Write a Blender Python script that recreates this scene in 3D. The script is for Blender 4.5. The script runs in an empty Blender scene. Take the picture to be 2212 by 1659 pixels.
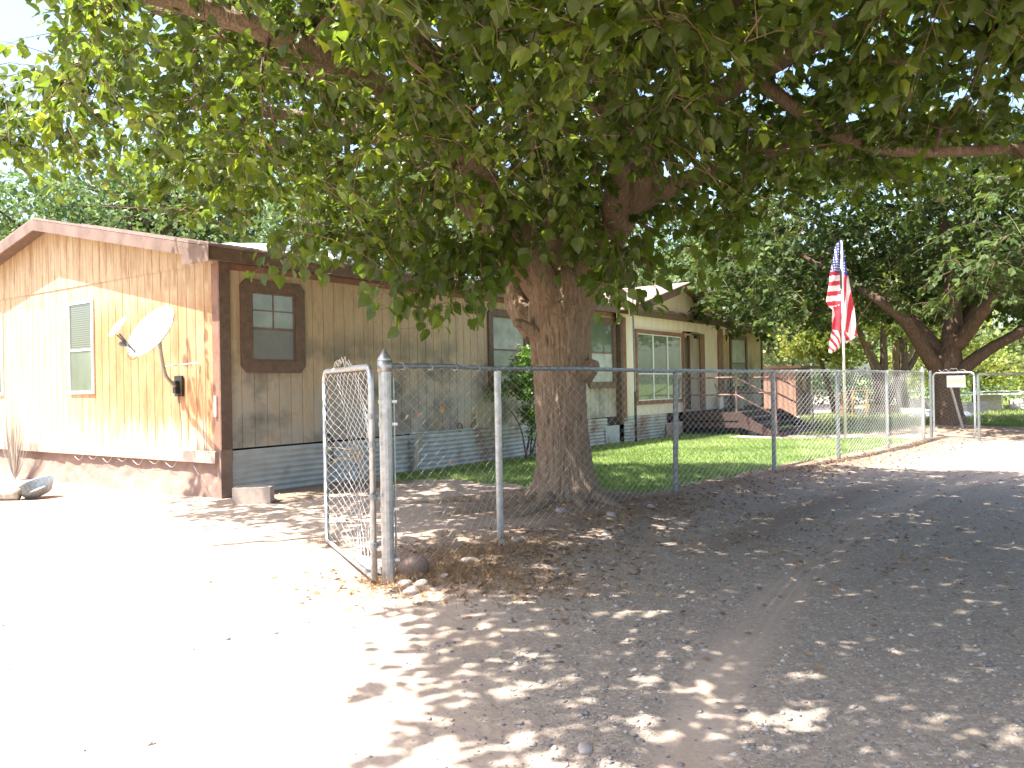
import bpy, math
import numpy as np
from mathutils import Matrix, Vector

# ------------------------------------------------------------------ camera, world, sun
sc = bpy.context.scene
H = 1.37
cd = bpy.data.cameras.new('camera'); cam = bpy.data.objects.new('camera', cd)
sc.collection.objects.link(cam); sc.camera = cam
cd.sensor_width = 36; cd.lens = 36*1750/2212; cd.clip_start = .05; cd.clip_end = 5000
cam.matrix_world = Matrix.Translation((0, 0, H)) @ Matrix.Rotation(math.radians(90.18), 4, 'X') @ Matrix.Rotation(math.radians(-1.06), 4, 'Z')
SUN = Vector((-.64, -.30, 1.42)).normalized()          # towards the sun
world = bpy.data.worlds.new('World'); sc.world = world; world.use_nodes = True
wn = world.node_tree; wn.nodes.clear()
sky = wn.nodes.new('ShaderNodeTexSky'); sky.sky_type = 'NISHITA'; sky.sun_disc = False
sky.sun_elevation = math.asin(SUN.z); sky.sun_rotation = math.atan2(SUN.x, SUN.y) % (2*math.pi)
sky.dust_density = 3.0; sky.air_density = 1.0
bg = wn.nodes.new('ShaderNodeBackground'); bg.inputs[1].default_value = .135
wo = wn.nodes.new('ShaderNodeOutputWorld')
wn.links.new(sky.outputs[0], bg.inputs[0]); wn.links.new(bg.outputs[0], wo.inputs[0])
sl = bpy.data.lights.new('sun', 'SUN'); sl.energy = 5; sl.angle = math.radians(.53); sl.color = (1, .95, .87)
so = bpy.data.objects.new('sun', sl); sc.collection.objects.link(so)
so.rotation_euler = SUN.to_track_quat('Z', 'Y').to_euler(); so.location = (-20, -10, 40)
sc.view_settings.view_transform = 'Standard'; sc.view_settings.look = 'None'
sc.view_settings.exposure = 1.88; sc.view_settings.gamma = 1
sc.cycles.max_bounces = 6; sc.cycles.diffuse_bounces = 4; sc.cycles.transmission_bounces = 4
sc.cycles.transparent_max_bounces = 8
sc.cycles.caustics_reflective = False; sc.cycles.caustics_refractive = False

# ------------------------------------------------------------------ helpers
rng = np.random.default_rng(7)
def hash3(i, j, k, s=0):
    n = (i*374761393 + j*668265263 + k*1274126177 + s*144665 + 1013904223) & 0xffffffff
    n = ((n ^ (n >> 13))*1274126177) & 0xffffffff
    n = ((n ^ (n >> 16))*668265263) & 0xffffffff
    return ((n ^ (n >> 15)) & 0xffffff)/float(0xffffff)
def vnoise(x, y, z=0., s=0):
    x, y, z = np.broadcast_arrays(np.asarray(x, float), np.asarray(y, float), np.asarray(z, float))
    i, j, k = np.floor(x).astype(np.int64), np.floor(y).astype(np.int64), np.floor(z).astype(np.int64)
    u, v, w = x-i, y-j, z-k
    u, v, w = u*u*(3-2*u), v*v*(3-2*v), w*w*(3-2*w)
    r = 0
    for a in (0, 1):
        for b in (0, 1):
            for c in (0, 1):
                r = r + hash3(i+a, j+b, k+c, s)*(u if a else 1-u)*(v if b else 1-v)*(w if c else 1-w)
    return r*2-1
def fbm(x, y, z=0., o=4, s=0):
    r = 0; a = 1.; t = 0
    for q in range(o):
        f = 2**q
        r = r + a*vnoise(np.asarray(x)*f, np.asarray(y)*f, np.asarray(z)*f, s+q*17); t += a; a *= .5
    return r/t
def sstep(a, b, x):
    t = np.clip((np.asarray(x, float)-a)/(b-a), 0, 1); return t*t*(3-2*t)

def link_props(o, label, cat, group, kind):
    if label: o['label'] = label
    if cat: o['category'] = cat
    if group: o['group'] = group
    if kind: o['kind'] = kind
def npmesh(name, V, Fs, mats, parent=None, smooth=False, attrs=None, mi=None, label=None, cat=None, group=None, kind=None, uv=None):
    """V (n,3); Fs: list of int arrays (m,k)"""
    me = bpy.data.meshes.new(name)
    V = np.ascontiguousarray(V, dtype=np.float32)
    Fs = [np.ascontiguousarray(f, dtype=np.int32) for f in Fs if len(f)]
    me.vertices.add(len(V)); me.vertices.foreach_set('co', V.ravel())
    nl = sum(f.size for f in Fs); nf = sum(len(f) for f in Fs)
    me.loops.add(nl); me.loops.foreach_set('vertex_index', np.concatenate([f.ravel() for f in Fs]))
    me.polygons.add(nf)
    st = []; tot = []; c = 0
    for f in Fs:
        k = f.shape[1]; st.append(c+np.arange(len(f))*k); tot.append(np.full(len(f), k)); c += f.size
    me.polygons.foreach_set('loop_start', np.concatenate(st).astype(np.int32))
    me.polygons.foreach_set('loop_total', np.concatenate(tot).astype(np.int32))
    if not isinstance(mats, (list, tuple)): mats = [mats]
    for m in mats: me.materials.append(m)
    if mi is not None: me.polygons.foreach_set('material_index', np.asarray(mi, dtype=np.int32))
    me.polygons.foreach_set('use_smooth', np.full(nf, bool(smooth)))
    if attrs:
        for k, a in attrs.items():
            a = np.asarray(a, dtype=np.float32)
            if a.ndim == 1:
                at = me.attributes.new(k, 'FLOAT', 'POINT'); at.data.foreach_set('value', a)
            else:
                at = me.attributes.new(k, 'FLOAT_VECTOR', 'POINT'); at.data.foreach_set('vector', a.ravel())
    me.update(calc_edges=True); me.validate(clean_customdata=False)
    o = bpy.data.objects.new(name, me); sc.collection.objects.link(o)
    if parent: o.parent = parent
    link_props(o, label, cat, group, kind)
    return o
def empty(name, loc=(0, 0, 0), rz=0, label=None, cat=None, group=None, kind=None, parent=None):
    o = bpy.data.objects.new(name, None); sc.collection.objects.link(o)
    o.location = loc; o.rotation_euler = (0, 0, rz); o.empty_display_size = .2
    if parent: o.parent = parent
    link_props(o, label, cat, group, kind)
    return o
def crom(P, n):
    P = np.asarray(P, float)
    if len(P) == 2:
        t = np.linspace(0, 1, n)[:, None]; return P[0]*(1-t)+P[1]*t
    Q = np.vstack([2*P[0]-P[1], P, 2*P[-1]-P[-2]])
    T = np.linspace(0, len(P)-1, n); out = []
    for t in T:
        i = min(int(t), len(P)-2); f = t-i
        a, b, c, d = Q[i], Q[i+1], Q[i+2], Q[i+3]
        out.append(.5*((2*b)+(-a+c)*f+(2*a-5*b+4*c-d)*f*f+(-a+3*b-3*c+d)*f**3))
    return np.array(out)
def tubes(P, R, n=6, ref=(.31, .17, .93), cap=True):
    """P (M,K,3), R (M,K) -> V, [F4, Fcap]"""
    P = np.asarray(P, float); R = np.asarray(R, float)
    if P.ndim == 2: P = P[None]; R = R[None]
    M, K, _ = P.shape
    T = np.gradient(P, axis=1); T /= np.linalg.norm(T, axis=2, keepdims=True)+1e-9
    ref = np.asarray(ref, float); ref = ref/np.linalg.norm(ref)
    S = np.cross(T, ref); S /= np.linalg.norm(S, axis=2, keepdims=True)+1e-9
    B = np.cross(T, S)
    a = np.arange(n)*2*math.pi/n
    V = P[:, :, None, :]+R[:, :, None, None]*(S[:, :, None, :]*np.cos(a)[None, None, :, None]+B[:, :, None, :]*np.sin(a)[None, None, :, None])
    V = V.reshape(-1, 3)
    m = np.arange(M)[:, None, None]*K*n; k = np.arange(K-1)[None, :, None]*n; j = np.arange(n)[None, None, :]; j2 = (j+1) % n
    F = np.stack([m+k+j, m+k+j2, m+k+n+j2, m+k+n+j], -1).reshape(-1, 4)
    Fs = [F]
    if cap:
        c0 = (np.arange(M)[:, None]*K*n+np.arange(n)[None, ::-1]); c1 = (np.arange(M)[:, None]*K*n+(K-1)*n+np.arange(n)[None, :])
        Fs += [c0, c1]
    return V, Fs
class MB:
    def __init__(s): s.V = []; s.F = []; s.n = 0
    def add(s, V, Fs):
        V = np.asarray(V, float).reshape(-1, 3)
        for f in Fs:
            f = np.asarray(f)
            if len(f): s.F.append(f+s.n)
        s.V.append(V); s.n += len(V); return s
    def box(s, a, b, M=None):
        (x0, y0, z0), (x1, y1, z1) = a, b
        V = np.array([(x, y, z) for x in (x0, x1) for y in (y0, y1) for z in (z0, z1)], float)
        if M is not None: V = np.array([tuple(M @ Vector(p)) for p in V])
        return s.add(V, [np.array([(0, 1, 3, 2), (4, 6, 7, 5), (0, 4, 5, 1), (2, 3, 7, 6), (0, 2, 6, 4), (1, 5, 7, 3)])])
    def tube(s, P, r, n=8, k=None, cap=True, ref=(.31, .17, .93)):
        P = np.asarray(P, float)
        if k: P = crom(P, k)
        R = np.interp(np.linspace(0, 1, len(P)), np.linspace(0, 1, len(np.atleast_1d(r))), np.atleast_1d(r))
        V, F = tubes(P, R, n, cap=cap, ref=ref); return s.add(V, F)
    def prism(s, poly, axis, a, b):
        """poly list of 2D points; extruded from a to b along axis ('x','y','z')"""
        n = len(poly); V = []
        for c in (a, b):
            for p in poly:
                V.append({'x': (c, p[0], p[1]), 'y': (p[0], c, p[1]), 'z': (p[0], p[1], c)}[axis])
        F4 = np.array([(i, (i+1) % n, n+(i+1) % n, n+i) for i in range(n)])
        return s.add(V, [F4, np.array([list(range(n-1, -1, -1))]), np.array([list(range(n, 2*n))])])
    def grid(s, X):  # X (a,b,3)
        a, b, _ = X.shape; i = np.arange(a-1)[:, None]*b; j = np.arange(b-1)[None]
        return s.add(X.reshape(-1, 3), [np.stack([i+j, i+j+1, i+b+j+1, i+b+j], -1).reshape(-1, 4)])
    def build(s, name, mat, parent=None, **k):
        V = np.concatenate(s.V); by = {}
        for f in s.F: by.setdefault(f.shape[1], []).append(f)
        return npmesh(name, V, [np.concatenate(v) for v in by.values()], mat, parent, **k)
def rock_mb(mb, c, r, seed=0, sq=(1, 1, .55), n=10):
    th = np.linspace(0, math.pi, n//2+3); ph = np.arange(n)*2*math.pi/n
    T, Pq = np.meshgrid(th, ph, indexing='ij')
    D = np.stack([np.sin(T)*np.cos(Pq), np.sin(T)*np.sin(Pq), np.cos(T)], -1)
    d = 1+.28*vnoise(D[..., 0]*1.3+seed*3.1, D[..., 1]*1.3, D[..., 2]*1.3, seed)
    X = D*d[..., None]*np.array(sq)*r+np.array(c)
    a, b = T.shape; i = np.arange(a-1)[:, None]*b; j = np.arange(b)[None]; j2 = (j+1) % b
    mb.add(X.reshape(-1, 3), [np.stack([i+j, i+b+j, i+b+j2, i+j2], -1).reshape(-1, 4)])

def boxes(name, mat, parent, *bs, **k):
    for a, b in bs: m_ = MB(); m_.box(a, b); m_.build(name, mat, parent, **k)
# ------------------------------------------------------------------ materials
class NT:
    def __init__(s, name):
        s.m = bpy.data.materials.new(name); s.m.use_nodes = True; s.t = s.m.node_tree; s.t.nodes.clear()
        s.out = s.t.nodes.new('ShaderNodeOutputMaterial'); s.p = s.t.nodes.new('ShaderNodeBsdfPrincipled')
        s.t.links.new(s.p.outputs[0], s.out.inputs[0])
    def n(s, ty, **k):
        q = s.t.nodes.new('ShaderNode'+ty)
        for a, b in k.items(): setattr(q, a, b)
        return q
    def l(s, a, b): s.t.links.new(a, b)
    def coord(s, scale=(1, 1, 1), kind='Object'):
        tc = s.n('TexCoord'); mp = s.n('Mapping'); mp.inputs[3].default_value = scale
        s.l(tc.outputs[kind], mp.inputs[0]); return mp.outputs[0]
    def noise(s, vec, scale=5, det=4, rough=.55, dist=0):
        q = s.n('TexNoise'); q.inputs['Scale'].default_value = scale; q.inputs['Detail'].default_value = det
        q.inputs['Roughness'].default_value = rough; q.inputs['Distortion'].default_value = dist
        s.l(vec, q.inputs['Vector']); return q.outputs[0]
    def ramp(s, fac, stops):
        q = s.n('ValToRGB'); e = q.color_ramp.elements
        while len(e) < len(stops): e.new(.5)
        for i, (p, c) in enumerate(stops):
            e[i].position = p; e[i].color = (*c, 1) if len(c) == 3 else c
        s.l(fac, q.inputs[0]); return q.outputs[0]
    def mapr(s, v, a, b, c=0, d=1):
        q = s.n('MapRange'); q.inputs[1].default_value = a; q.inputs[2].default_value = b; q.inputs[3].default_value = c; q.inputs[4].default_value = d
        s.l(v, q.inputs[0]); return q.outputs[0]
    def mix(s, f, a, b, mode='MIX'):
        q = s.n('Mix', data_type='RGBA', blend_type=mode)
        for i, x in ((0, f), (6, a), (7, b)):
            if isinstance(x, (int, float)): q.inputs[i].default_value = x
            elif isinstance(x, tuple): q.inputs[i].default_value = (*x, 1)
            else: s.l(x, q.inputs[i])
        return q.outputs[2]
    def math(s, op, a, b=0):
        q = s.n('Math', operation=op)
        for i, x in ((0, a), (1, b)):
            if isinstance(x, (int, float)): q.inputs[i].default_value = x
            else: s.l(x, q.inputs[i])
        return q.outputs[0]
    def bump(s, h, st=.3, d=.01):
        q = s.n('Bump'); q.inputs['Strength'].default_value = st; q.inputs['Distance'].default_value = d
        s.l(h, q.inputs['Height']); s.l(q.outputs[0], s.p.inputs['Normal'])
    def fin(s, col=None, rough=.7, metal=0, spec=.5):
        if col is not None:
            if isinstance(col, tuple): s.p.inputs['Base Color'].default_value = (*col, 1)
            else: s.l(col, s.p.inputs['Base Color'])
        if isinstance(rough, (int, float)): s.p.inputs['Roughness'].default_value = rough
        else: s.l(rough, s.p.inputs['Roughness'])
        s.p.inputs['Metallic'].default_value = metal; s.p.inputs['Specular IOR Level'].default_value = spec
        return s.m
def simple(name, c, rough=.7, metal=0, var=.25, scale=8, bump=.0, spec=.5, sc3=(1, 1, 1)):
    n = NT(name); v = n.coord(sc3); f = n.noise(v, scale, 6, .62)
    a = tuple(x*(1-var) for x in c); b = tuple(min(1, x*(1+var)) for x in c)
    col = n.ramp(f, [(.3, a), (.7, b)])
    if bump: n.bump(f, bump, .01)
    return n.fin(col, rough, metal, spec)

def leaf_mat(name, dark, mid, light, trans=.4, rough=.38, spec=.5, translum=1.6):
    n = NT(name); at = n.n('Attribute', attribute_name='var')
    col = n.ramp(at.outputs['Fac'], [(0, dark), (.55, mid), (1, light)])
    n.l(col, n.p.inputs['Base Color']); n.p.inputs['Roughness'].default_value = rough; n.p.inputs['Specular IOR Level'].default_value = spec
    tr = n.n('BsdfTranslucent'); hs = n.n('HueSaturation'); hs.inputs['Value'].default_value = translum; hs.inputs['Saturation'].default_value = 1.1; hs.inputs['Hue'].default_value = .485
    n.l(col, hs.inputs['Color']); n.l(hs.outputs[0], tr.inputs[0])
    mx = n.n('MixShader'); mx.inputs[0].default_value = trans
    n.l(n.p.outputs[0], mx.inputs[1]); n.l(tr.outputs[0], mx.inputs[2]); n.l(mx.outputs[0], n.out.inputs[0])
    return n.m
M = {}
M['leaf'] = leaf_mat('mulberry_leaf', (.045, .072, .016), (.090, .140, .024), (.22, .28, .045), .5, .33, .5, 2.3)
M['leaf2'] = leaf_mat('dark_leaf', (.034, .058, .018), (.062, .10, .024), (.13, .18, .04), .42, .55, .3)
M['leaf_far'] = leaf_mat('far_leaf', (.06, .10, .035), (.10, .165, .05), (.19, .26, .08), .4, .5)
M['leaf_yel'] = leaf_mat('yellow_leaf', (.11, .15, .03), (.21, .26, .05), (.38, .37, .08), .45, .5)
M['leaf_pale'] = leaf_mat('pale_leaf', (.10, .15, .06), (.18, .24, .10), (.30, .34, .16), .45, .5)
M['rose'] = leaf_mat('rose_leaf', (.05, .11, .025), (.11, .22, .04), (.26, .38, .08), .45, .35)  # greens brightened to put sunlight into the bush's colour
def bark(name, a, b, c, sc_=1.):
    n = NT(name); v = n.coord((11*sc_, 11*sc_, 1.5*sc_)); f = n.noise(v, 3.4, 8, .65, 1.3)
    v2 = n.coord((1, 1, 1)); g = n.noise(v2, 2.2, 4)
    col = n.ramp(f, [(.3, a), (.5, b), (.72, c)])
    col = n.mix(n.mapr(g, .56, .75, 0, .5), col, (.26, .14, .08))
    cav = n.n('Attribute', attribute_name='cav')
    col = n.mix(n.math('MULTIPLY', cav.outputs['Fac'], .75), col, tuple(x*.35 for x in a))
    n.bump(f, 1., .045); return n.fin(col, .9, 0, .2)
M['bark'] = bark('mulberry_bark', (.17, .112, .075), (.32, .235, .165), (.46, .365, .28))
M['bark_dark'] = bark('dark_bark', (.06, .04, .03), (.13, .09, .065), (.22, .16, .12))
M['twig'] = simple('twig_bark', (.17, .11, .075), .8, 0, .35, 9)

def siding_mat(name, rust, grey=.5):
    n = NT(name); tc = n.n('TexCoord'); sep = n.n('SeparateXYZ'); n.l(tc.outputs['Object'], sep.inputs[0]); z = sep.outputs[2]
    streak = n.noise(n.coord((6, 6, .9)), 1.3, 6, .7)
    blot = n.noise(n.coord((1, 1, .8)), .9, 4, .6)
    fine = n.noise(n.coord((30, 30, 4)), 2, 5, .6)
    base = n.ramp(fine, [(.3, (.45, .335, .21)), (.7, (.57, .44, .295))])
    base = n.mix(n.mapr(streak, .45, .7, 0, .45), base, (.27, .18, .10))
    gm = n.math('MULTIPLY', n.mapr(z, 2.0, 1.0, 0, 1), n.mapr(blot, .36, .52, 0, grey))   # weathered grey lower siding
    base = n.mix(gm, base, (.40, .385, .36))
    if grey > .3:
        dk = n.noise(n.coord((.8, .8, 1.0)), 1.3, 4, .6)
        base = n.mix(n.math('MULTIPLY', n.mapr(dk, .47, .62, 0, .85), n.mapr(z, 2.4, 1.8, 0, 1)), base, (.16, .155, .13))
    if rust > 0:
        s2 = n.noise(n.coord((5, 5, .75)), 1.3, 6, .7)
        zz = n.math('ADD', z, n.math('MULTIPLY', n.math('SUBTRACT', s2, .5), 1.6))
        top = n.math('MULTIPLY', n.mapr(zz, 2.95, 2.45, 0, 1), n.mapr(zz, .75, 1.05, 0, 1))
        yy = sep.outputs[1]
        near = n.math('MULTIPLY', n.mapr(yy, 4.4, 3.0, .15, 1), n.mapr(blot, .30, .50, .45, 1))
        r = n.math('MULTIPLY', n.math('MULTIPLY', top, near), rust*.9)
        rc = n.ramp(n.noise(n.coord((2.5, 2.5, 1.1)), 1.5, 6, .7), [(.3, (.25, .115, .05)), (.55, (.38, .20, .09)), (.75, (.50, .33, .18))])
        base = n.mix(r, base, rc)
        # rust runs on the upper gable boards
        up = n.math('MULTIPLY', n.mapr(z, 2.75, 2.85, 0, 1), n.mapr(s2, .48, .62, 0, .7))
        base = n.mix(up, base, (.30, .17, .09))
    n.bump(fine, .15, .004)
    return n.fin(base, .75, 0, .25)
M['siding_gable'] = siding_mat('weathered_siding_rusty', 1.0, .25)
M['siding'] = siding_mat('weathered_siding', 0, .75)
M['siding_white'] = simple('pale_siding', (.74, .65, .53), .7, 0, .12, 3, .05, sc3=(6, 6, .6))
M['trim'] = simple('brown_trim', (.135, .085, .06), .65, 0, .3, 4, .1, sc3=(3, 3, 3))
M['trim_red'] = simple('redbrown_trim', (.23, .115, .08), .65, 0, .3, 5, .1)
M['fascia_pale'] = simple('lighter_brown_fascia', (.17, .112, .09), .7, 0, .35, 3, .1)  # even brown, slightly lighter than the trim of the front fascia
M['beam_pale'] = simple('pinkish_beam', (.42, .30, .25), .75, 0, .2, 3, .1)
M['roofing'] = simple('roofing', (.22, .16, .14), .8, 0, .3, 6, .3)
M['galv'] = simple('galvanised_steel', (.42, .44, .45), .42, .75, .25, 20, .05)
M['galv_dark'] = simple('weathered_pipe', (.25, .27, .28), .5, .65, .35, 30, .1)
M['wire'] = simple('fence_wire', (.62, .63, .63), .45, .45, .2, 30)
M['white_paint'] = simple('white_paint', (.78, .77, .74), .45, 0, .06, 4)
M['dish'] = simple('dish_enamel', (.72, .72, .70), .35, 0, .05, 3)
M['plastic_dark'] = simple('dark_plastic', (.12, .12, .13), .5, 0, .2, 5)
M['concrete'] = simple('concrete', (.42, .35, .30), .9, 0, .2, 14, .3)
M['rock'] = simple('river_rock', (.33, .29, .27), .8, 0, .35, 9, .2)
M['wood_grey'] = simple('weathered_board', (.42, .38, .33), .85, 0, .3, 3, .3, sc3=(8, 8, 1))
M['wood_red'] = simple('red_stained_wood_shaded', (.06, .032, .025), .75, 0, .4, 3, .2, sc3=(1, 6, 6))  # red stain darkened so its colour carries the porch shade
M['wood_dark'] = simple('dark_deck_wood', (.055, .04, .035), .8, 0, .4, 3, .2)
M['rail_red'] = simple('rusty_red_pipe', (.28, .16, .14), .55, .2, .35, 12)
M['shed'] = simple('red_brown_boards', (.25, .145, .10), .8, 0, .3, 2, .3, sc3=(8, 8, .7))
M['shed_open'] = simple('shed_dark', (.10, .07, .05), .9)
M['ply'] = simple('yellow_plywood', (.50, .31, .12), .8, 0, .2, 5)
M['earth'] = simple('earth_plaster', (.22, .15, .12), .95, 0, .22, 5, .6)
M['straw'] = simple('dry_straw', (.42, .30, .17), .9, 0, .4, 30)
M['litter'] = leaf_mat('leaf_litter', (.16, .10, .065), (.27, .17, .10), (.42, .29, .15), .15, .8, .2, 1.)
M['flag_red'] = simple('flag_red', (.62, .03, .05), .5, 0, .08, 4)
M['flag_white'] = simple('flag_white', (.80, .78, .76), .5, 0, .04, 4)
M['flag_blue'] = simple('flag_blue', (.05, .06, .25), .5, 0, .1, 4)
M['black'] = simple('black_iron', (.03, .028, .025), .6, .3, .3, 10)
M['blackvoid'] = simple('under_floor', (.02, .018, .016), .95)
def glass(name, c, rough=.08, scale=3):
    n = NT(name); f = n.noise(n.coord((1, 1, 1)), scale, 4); col = n.ramp(f, [(.35, tuple(x*.75 for x in c)), (.7, tuple(x*1.25 for x in c))])
    n.p.inputs['Coat Weight'].default_value = .9; n.p.inputs['Coat Roughness'].default_value = rough
    return n.fin(col, .35, 0, .5)
M['pane_curtain'] = glass('curtained_pane', (.21, .25, .20))
M['pane_green'] = glass('reflecting_pane', (.10, .13, .09), .03, 2)
M['pane_screen'] = glass('screened_pane', (.10, .085, .06), .35)
M['pane_pale'] = glass('shaded_pane', (.34, .36, .34))
def blinds():
    n = NT('blind_pane'); tc = n.n('TexCoord'); sep = n.n('SeparateXYZ'); n.l(tc.outputs['Object'], sep.inputs[0])
    w = n.math('SINE', n.math('MULTIPLY', sep.outputs[2], 190)); col = n.ramp(n.mapr(w, -1, 1), [(.2, (.035, .05, .03)), (.7, (.11, .125, .09))])
    n.p.inputs['Coat Weight'].default_value = .9; n.p.inputs['Coat Roughness'].default_value = .04
    return n.fin(col, .4)
M['pane_blind'] = blinds()
def corrug():
    n = NT('corrugated_tin'); tc = n.n('TexCoord'); sep = n.n('SeparateXYZ'); n.l(tc.outputs['Object'], sep.inputs[0])
    f = n.noise(n.coord((1.3, 1.3, .9)), 1.2, 5, .6); g = n.noise(n.coord((4, 4, 4)), 1, 5)
    col = n.ramp(g, [(.3, (.36, .375, .37)), (.7, (.50, .51, .49))])
    xm = n.mapr(sep.outputs[0], 3.3, 4.4, -.12, .12)
    r = n.mapr(n.math('ADD', f, xm), .56, .72, 0, .75)
    col = n.mix(r, col, n.ramp(g, [(.35, (.16, .07, .04)), (.65, (.30, .17, .11))]))
    return n.fin(col, .65, .08, .35)
M['tin'] = corrug()
def ground_mat():
    n = NT('ground_soil'); at = n.n('Attribute', attribute_name='gm'); sep = n.n('SeparateXYZ'); n.l(at.outputs['Vector'], sep.inputs[0])
    v = n.coord((1, 1, 1)); a = n.noise(v, 1.3, 5); b = n.noise(v, 35, 6, .7); c = n.noise(v, 150, 3, .6)
    sand = n.mix(n.mapr(a, .35, .65), (.40, .30, .235), (.47, .37, .30))
    sand = n.mix(n.mapr(b, .52, .7, 0, .35), sand, (.30, .23, .19))
    vo = n.n('TexVoronoi'); vo.inputs['Scale'].default_value = 65; n.l(v, vo.inputs['Vector'])
    sv = n.n('SeparateColor'); n.l(vo.outputs['Color'], sv.inputs[0])
    grav = n.ramp(sv.outputs[0], [(0, (.215, .18, .15)), (.4, (.275, .23, .19)), (.75, (.34, .29, .245)), (1, (.46, .41, .36))])
    grav = n.mix(n.mapr(b, .35, .6, 0, .8), grav, (.285, .225, .175))
    dirt = n.mix(n.mapr(b, .4, .65), (.17, .115, .08), (.27, .19, .14))
    grass = n.mix(n.mapr(b, .35, .65), (.13, .19, .05), (.24, .31, .10))
    pr = n.mix(sep.outputs[0], sand, grav)
    pr = n.mix(sep.outputs[2], pr, dirt)
    pr = n.mix(sep.outputs[1], pr, grass)
    h = n.math('ADD', n.math('MULTIPLY', b, 1.0), n.math('MULTIPLY', c, .5))
    n.bump(h, .55, .012)
    return n.fin(pr, .95, 0, .15)
M['ground'] = ground_mat()
M['gravel'] = leaf_mat('gravel_stone', (.17, .155, .15), (.29, .255, .23), (.48, .43, .39), 0, .85, .25)
M['grass'] = leaf_mat('lawn_blade', (.11, .17, .04), (.21, .30, .08), (.42, .48, .20), .3, .6, .2, 1.3)
M['pasture'] = leaf_mat('pasture_blade', (.14, .20, .06), (.25, .30, .11), (.42, .42, .2), .3, .7, .2, 1.3)

# ------------------------------------------------------------------ ground
A = np.array([-3.78, 10.5, 0.]); u = np.array([.585, .811, 0.]); u /= np.linalg.norm(u); v = np.array([-u[1], u[0], 0.])
HROT = math.atan2(u[1], u[0])
def W(t, s, z): return A+t*u+s*v+np.array([0, 0, z])
POSTS = np.array([[-.90, 5.74], [-.13, 7.28], [2.08, 10.36], [4.05, 12.59], [5.73, 14.27], [7.49, 16.2], [9.39, 18.53]])
TR = np.array([.61, 9.4]); TR2 = np.array([11.35, 21.0])
TL = np.array([[.25, 1.5], [.59, 2.89], [.97, 3.85], [1.7, 5.27], [2.52, 6.72], [3.39, 8.03], [4.99, 9.94], [6.98, 11.74], [12, 14.5], [30, 20]])
TQ = TL+np.array([1.45, -.75])*1.0
def dist_poly(x, y, P):
    best = np.full(np.shape(x), 1e9); side = np.zeros(np.shape(x)); al = np.zeros(np.shape(x)); acc = 0
    for a, b in zip(P[:-1], P[1:]):
        d = b-a; L = np.hypot(*d); t = np.clip(((x-a[0])*d[0]+(y-a[1])*d[1])/L**2, 0, 1)
        q = np.hypot(x-a[0]-t*d[0], y-a[1]-t*d[1]); c = ((x-a[0])*d[1]-(y-a[1])*d[0])/L
        m = q < best; best = np.where(m, q, best); side = np.where(m, c, side); al = np.where(m, acc+t*L, al); acc += L
    return best, side, al
FL = np.vstack([POSTS[0]-(POSTS[1]-POSTS[0])*.0, POSTS])
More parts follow.
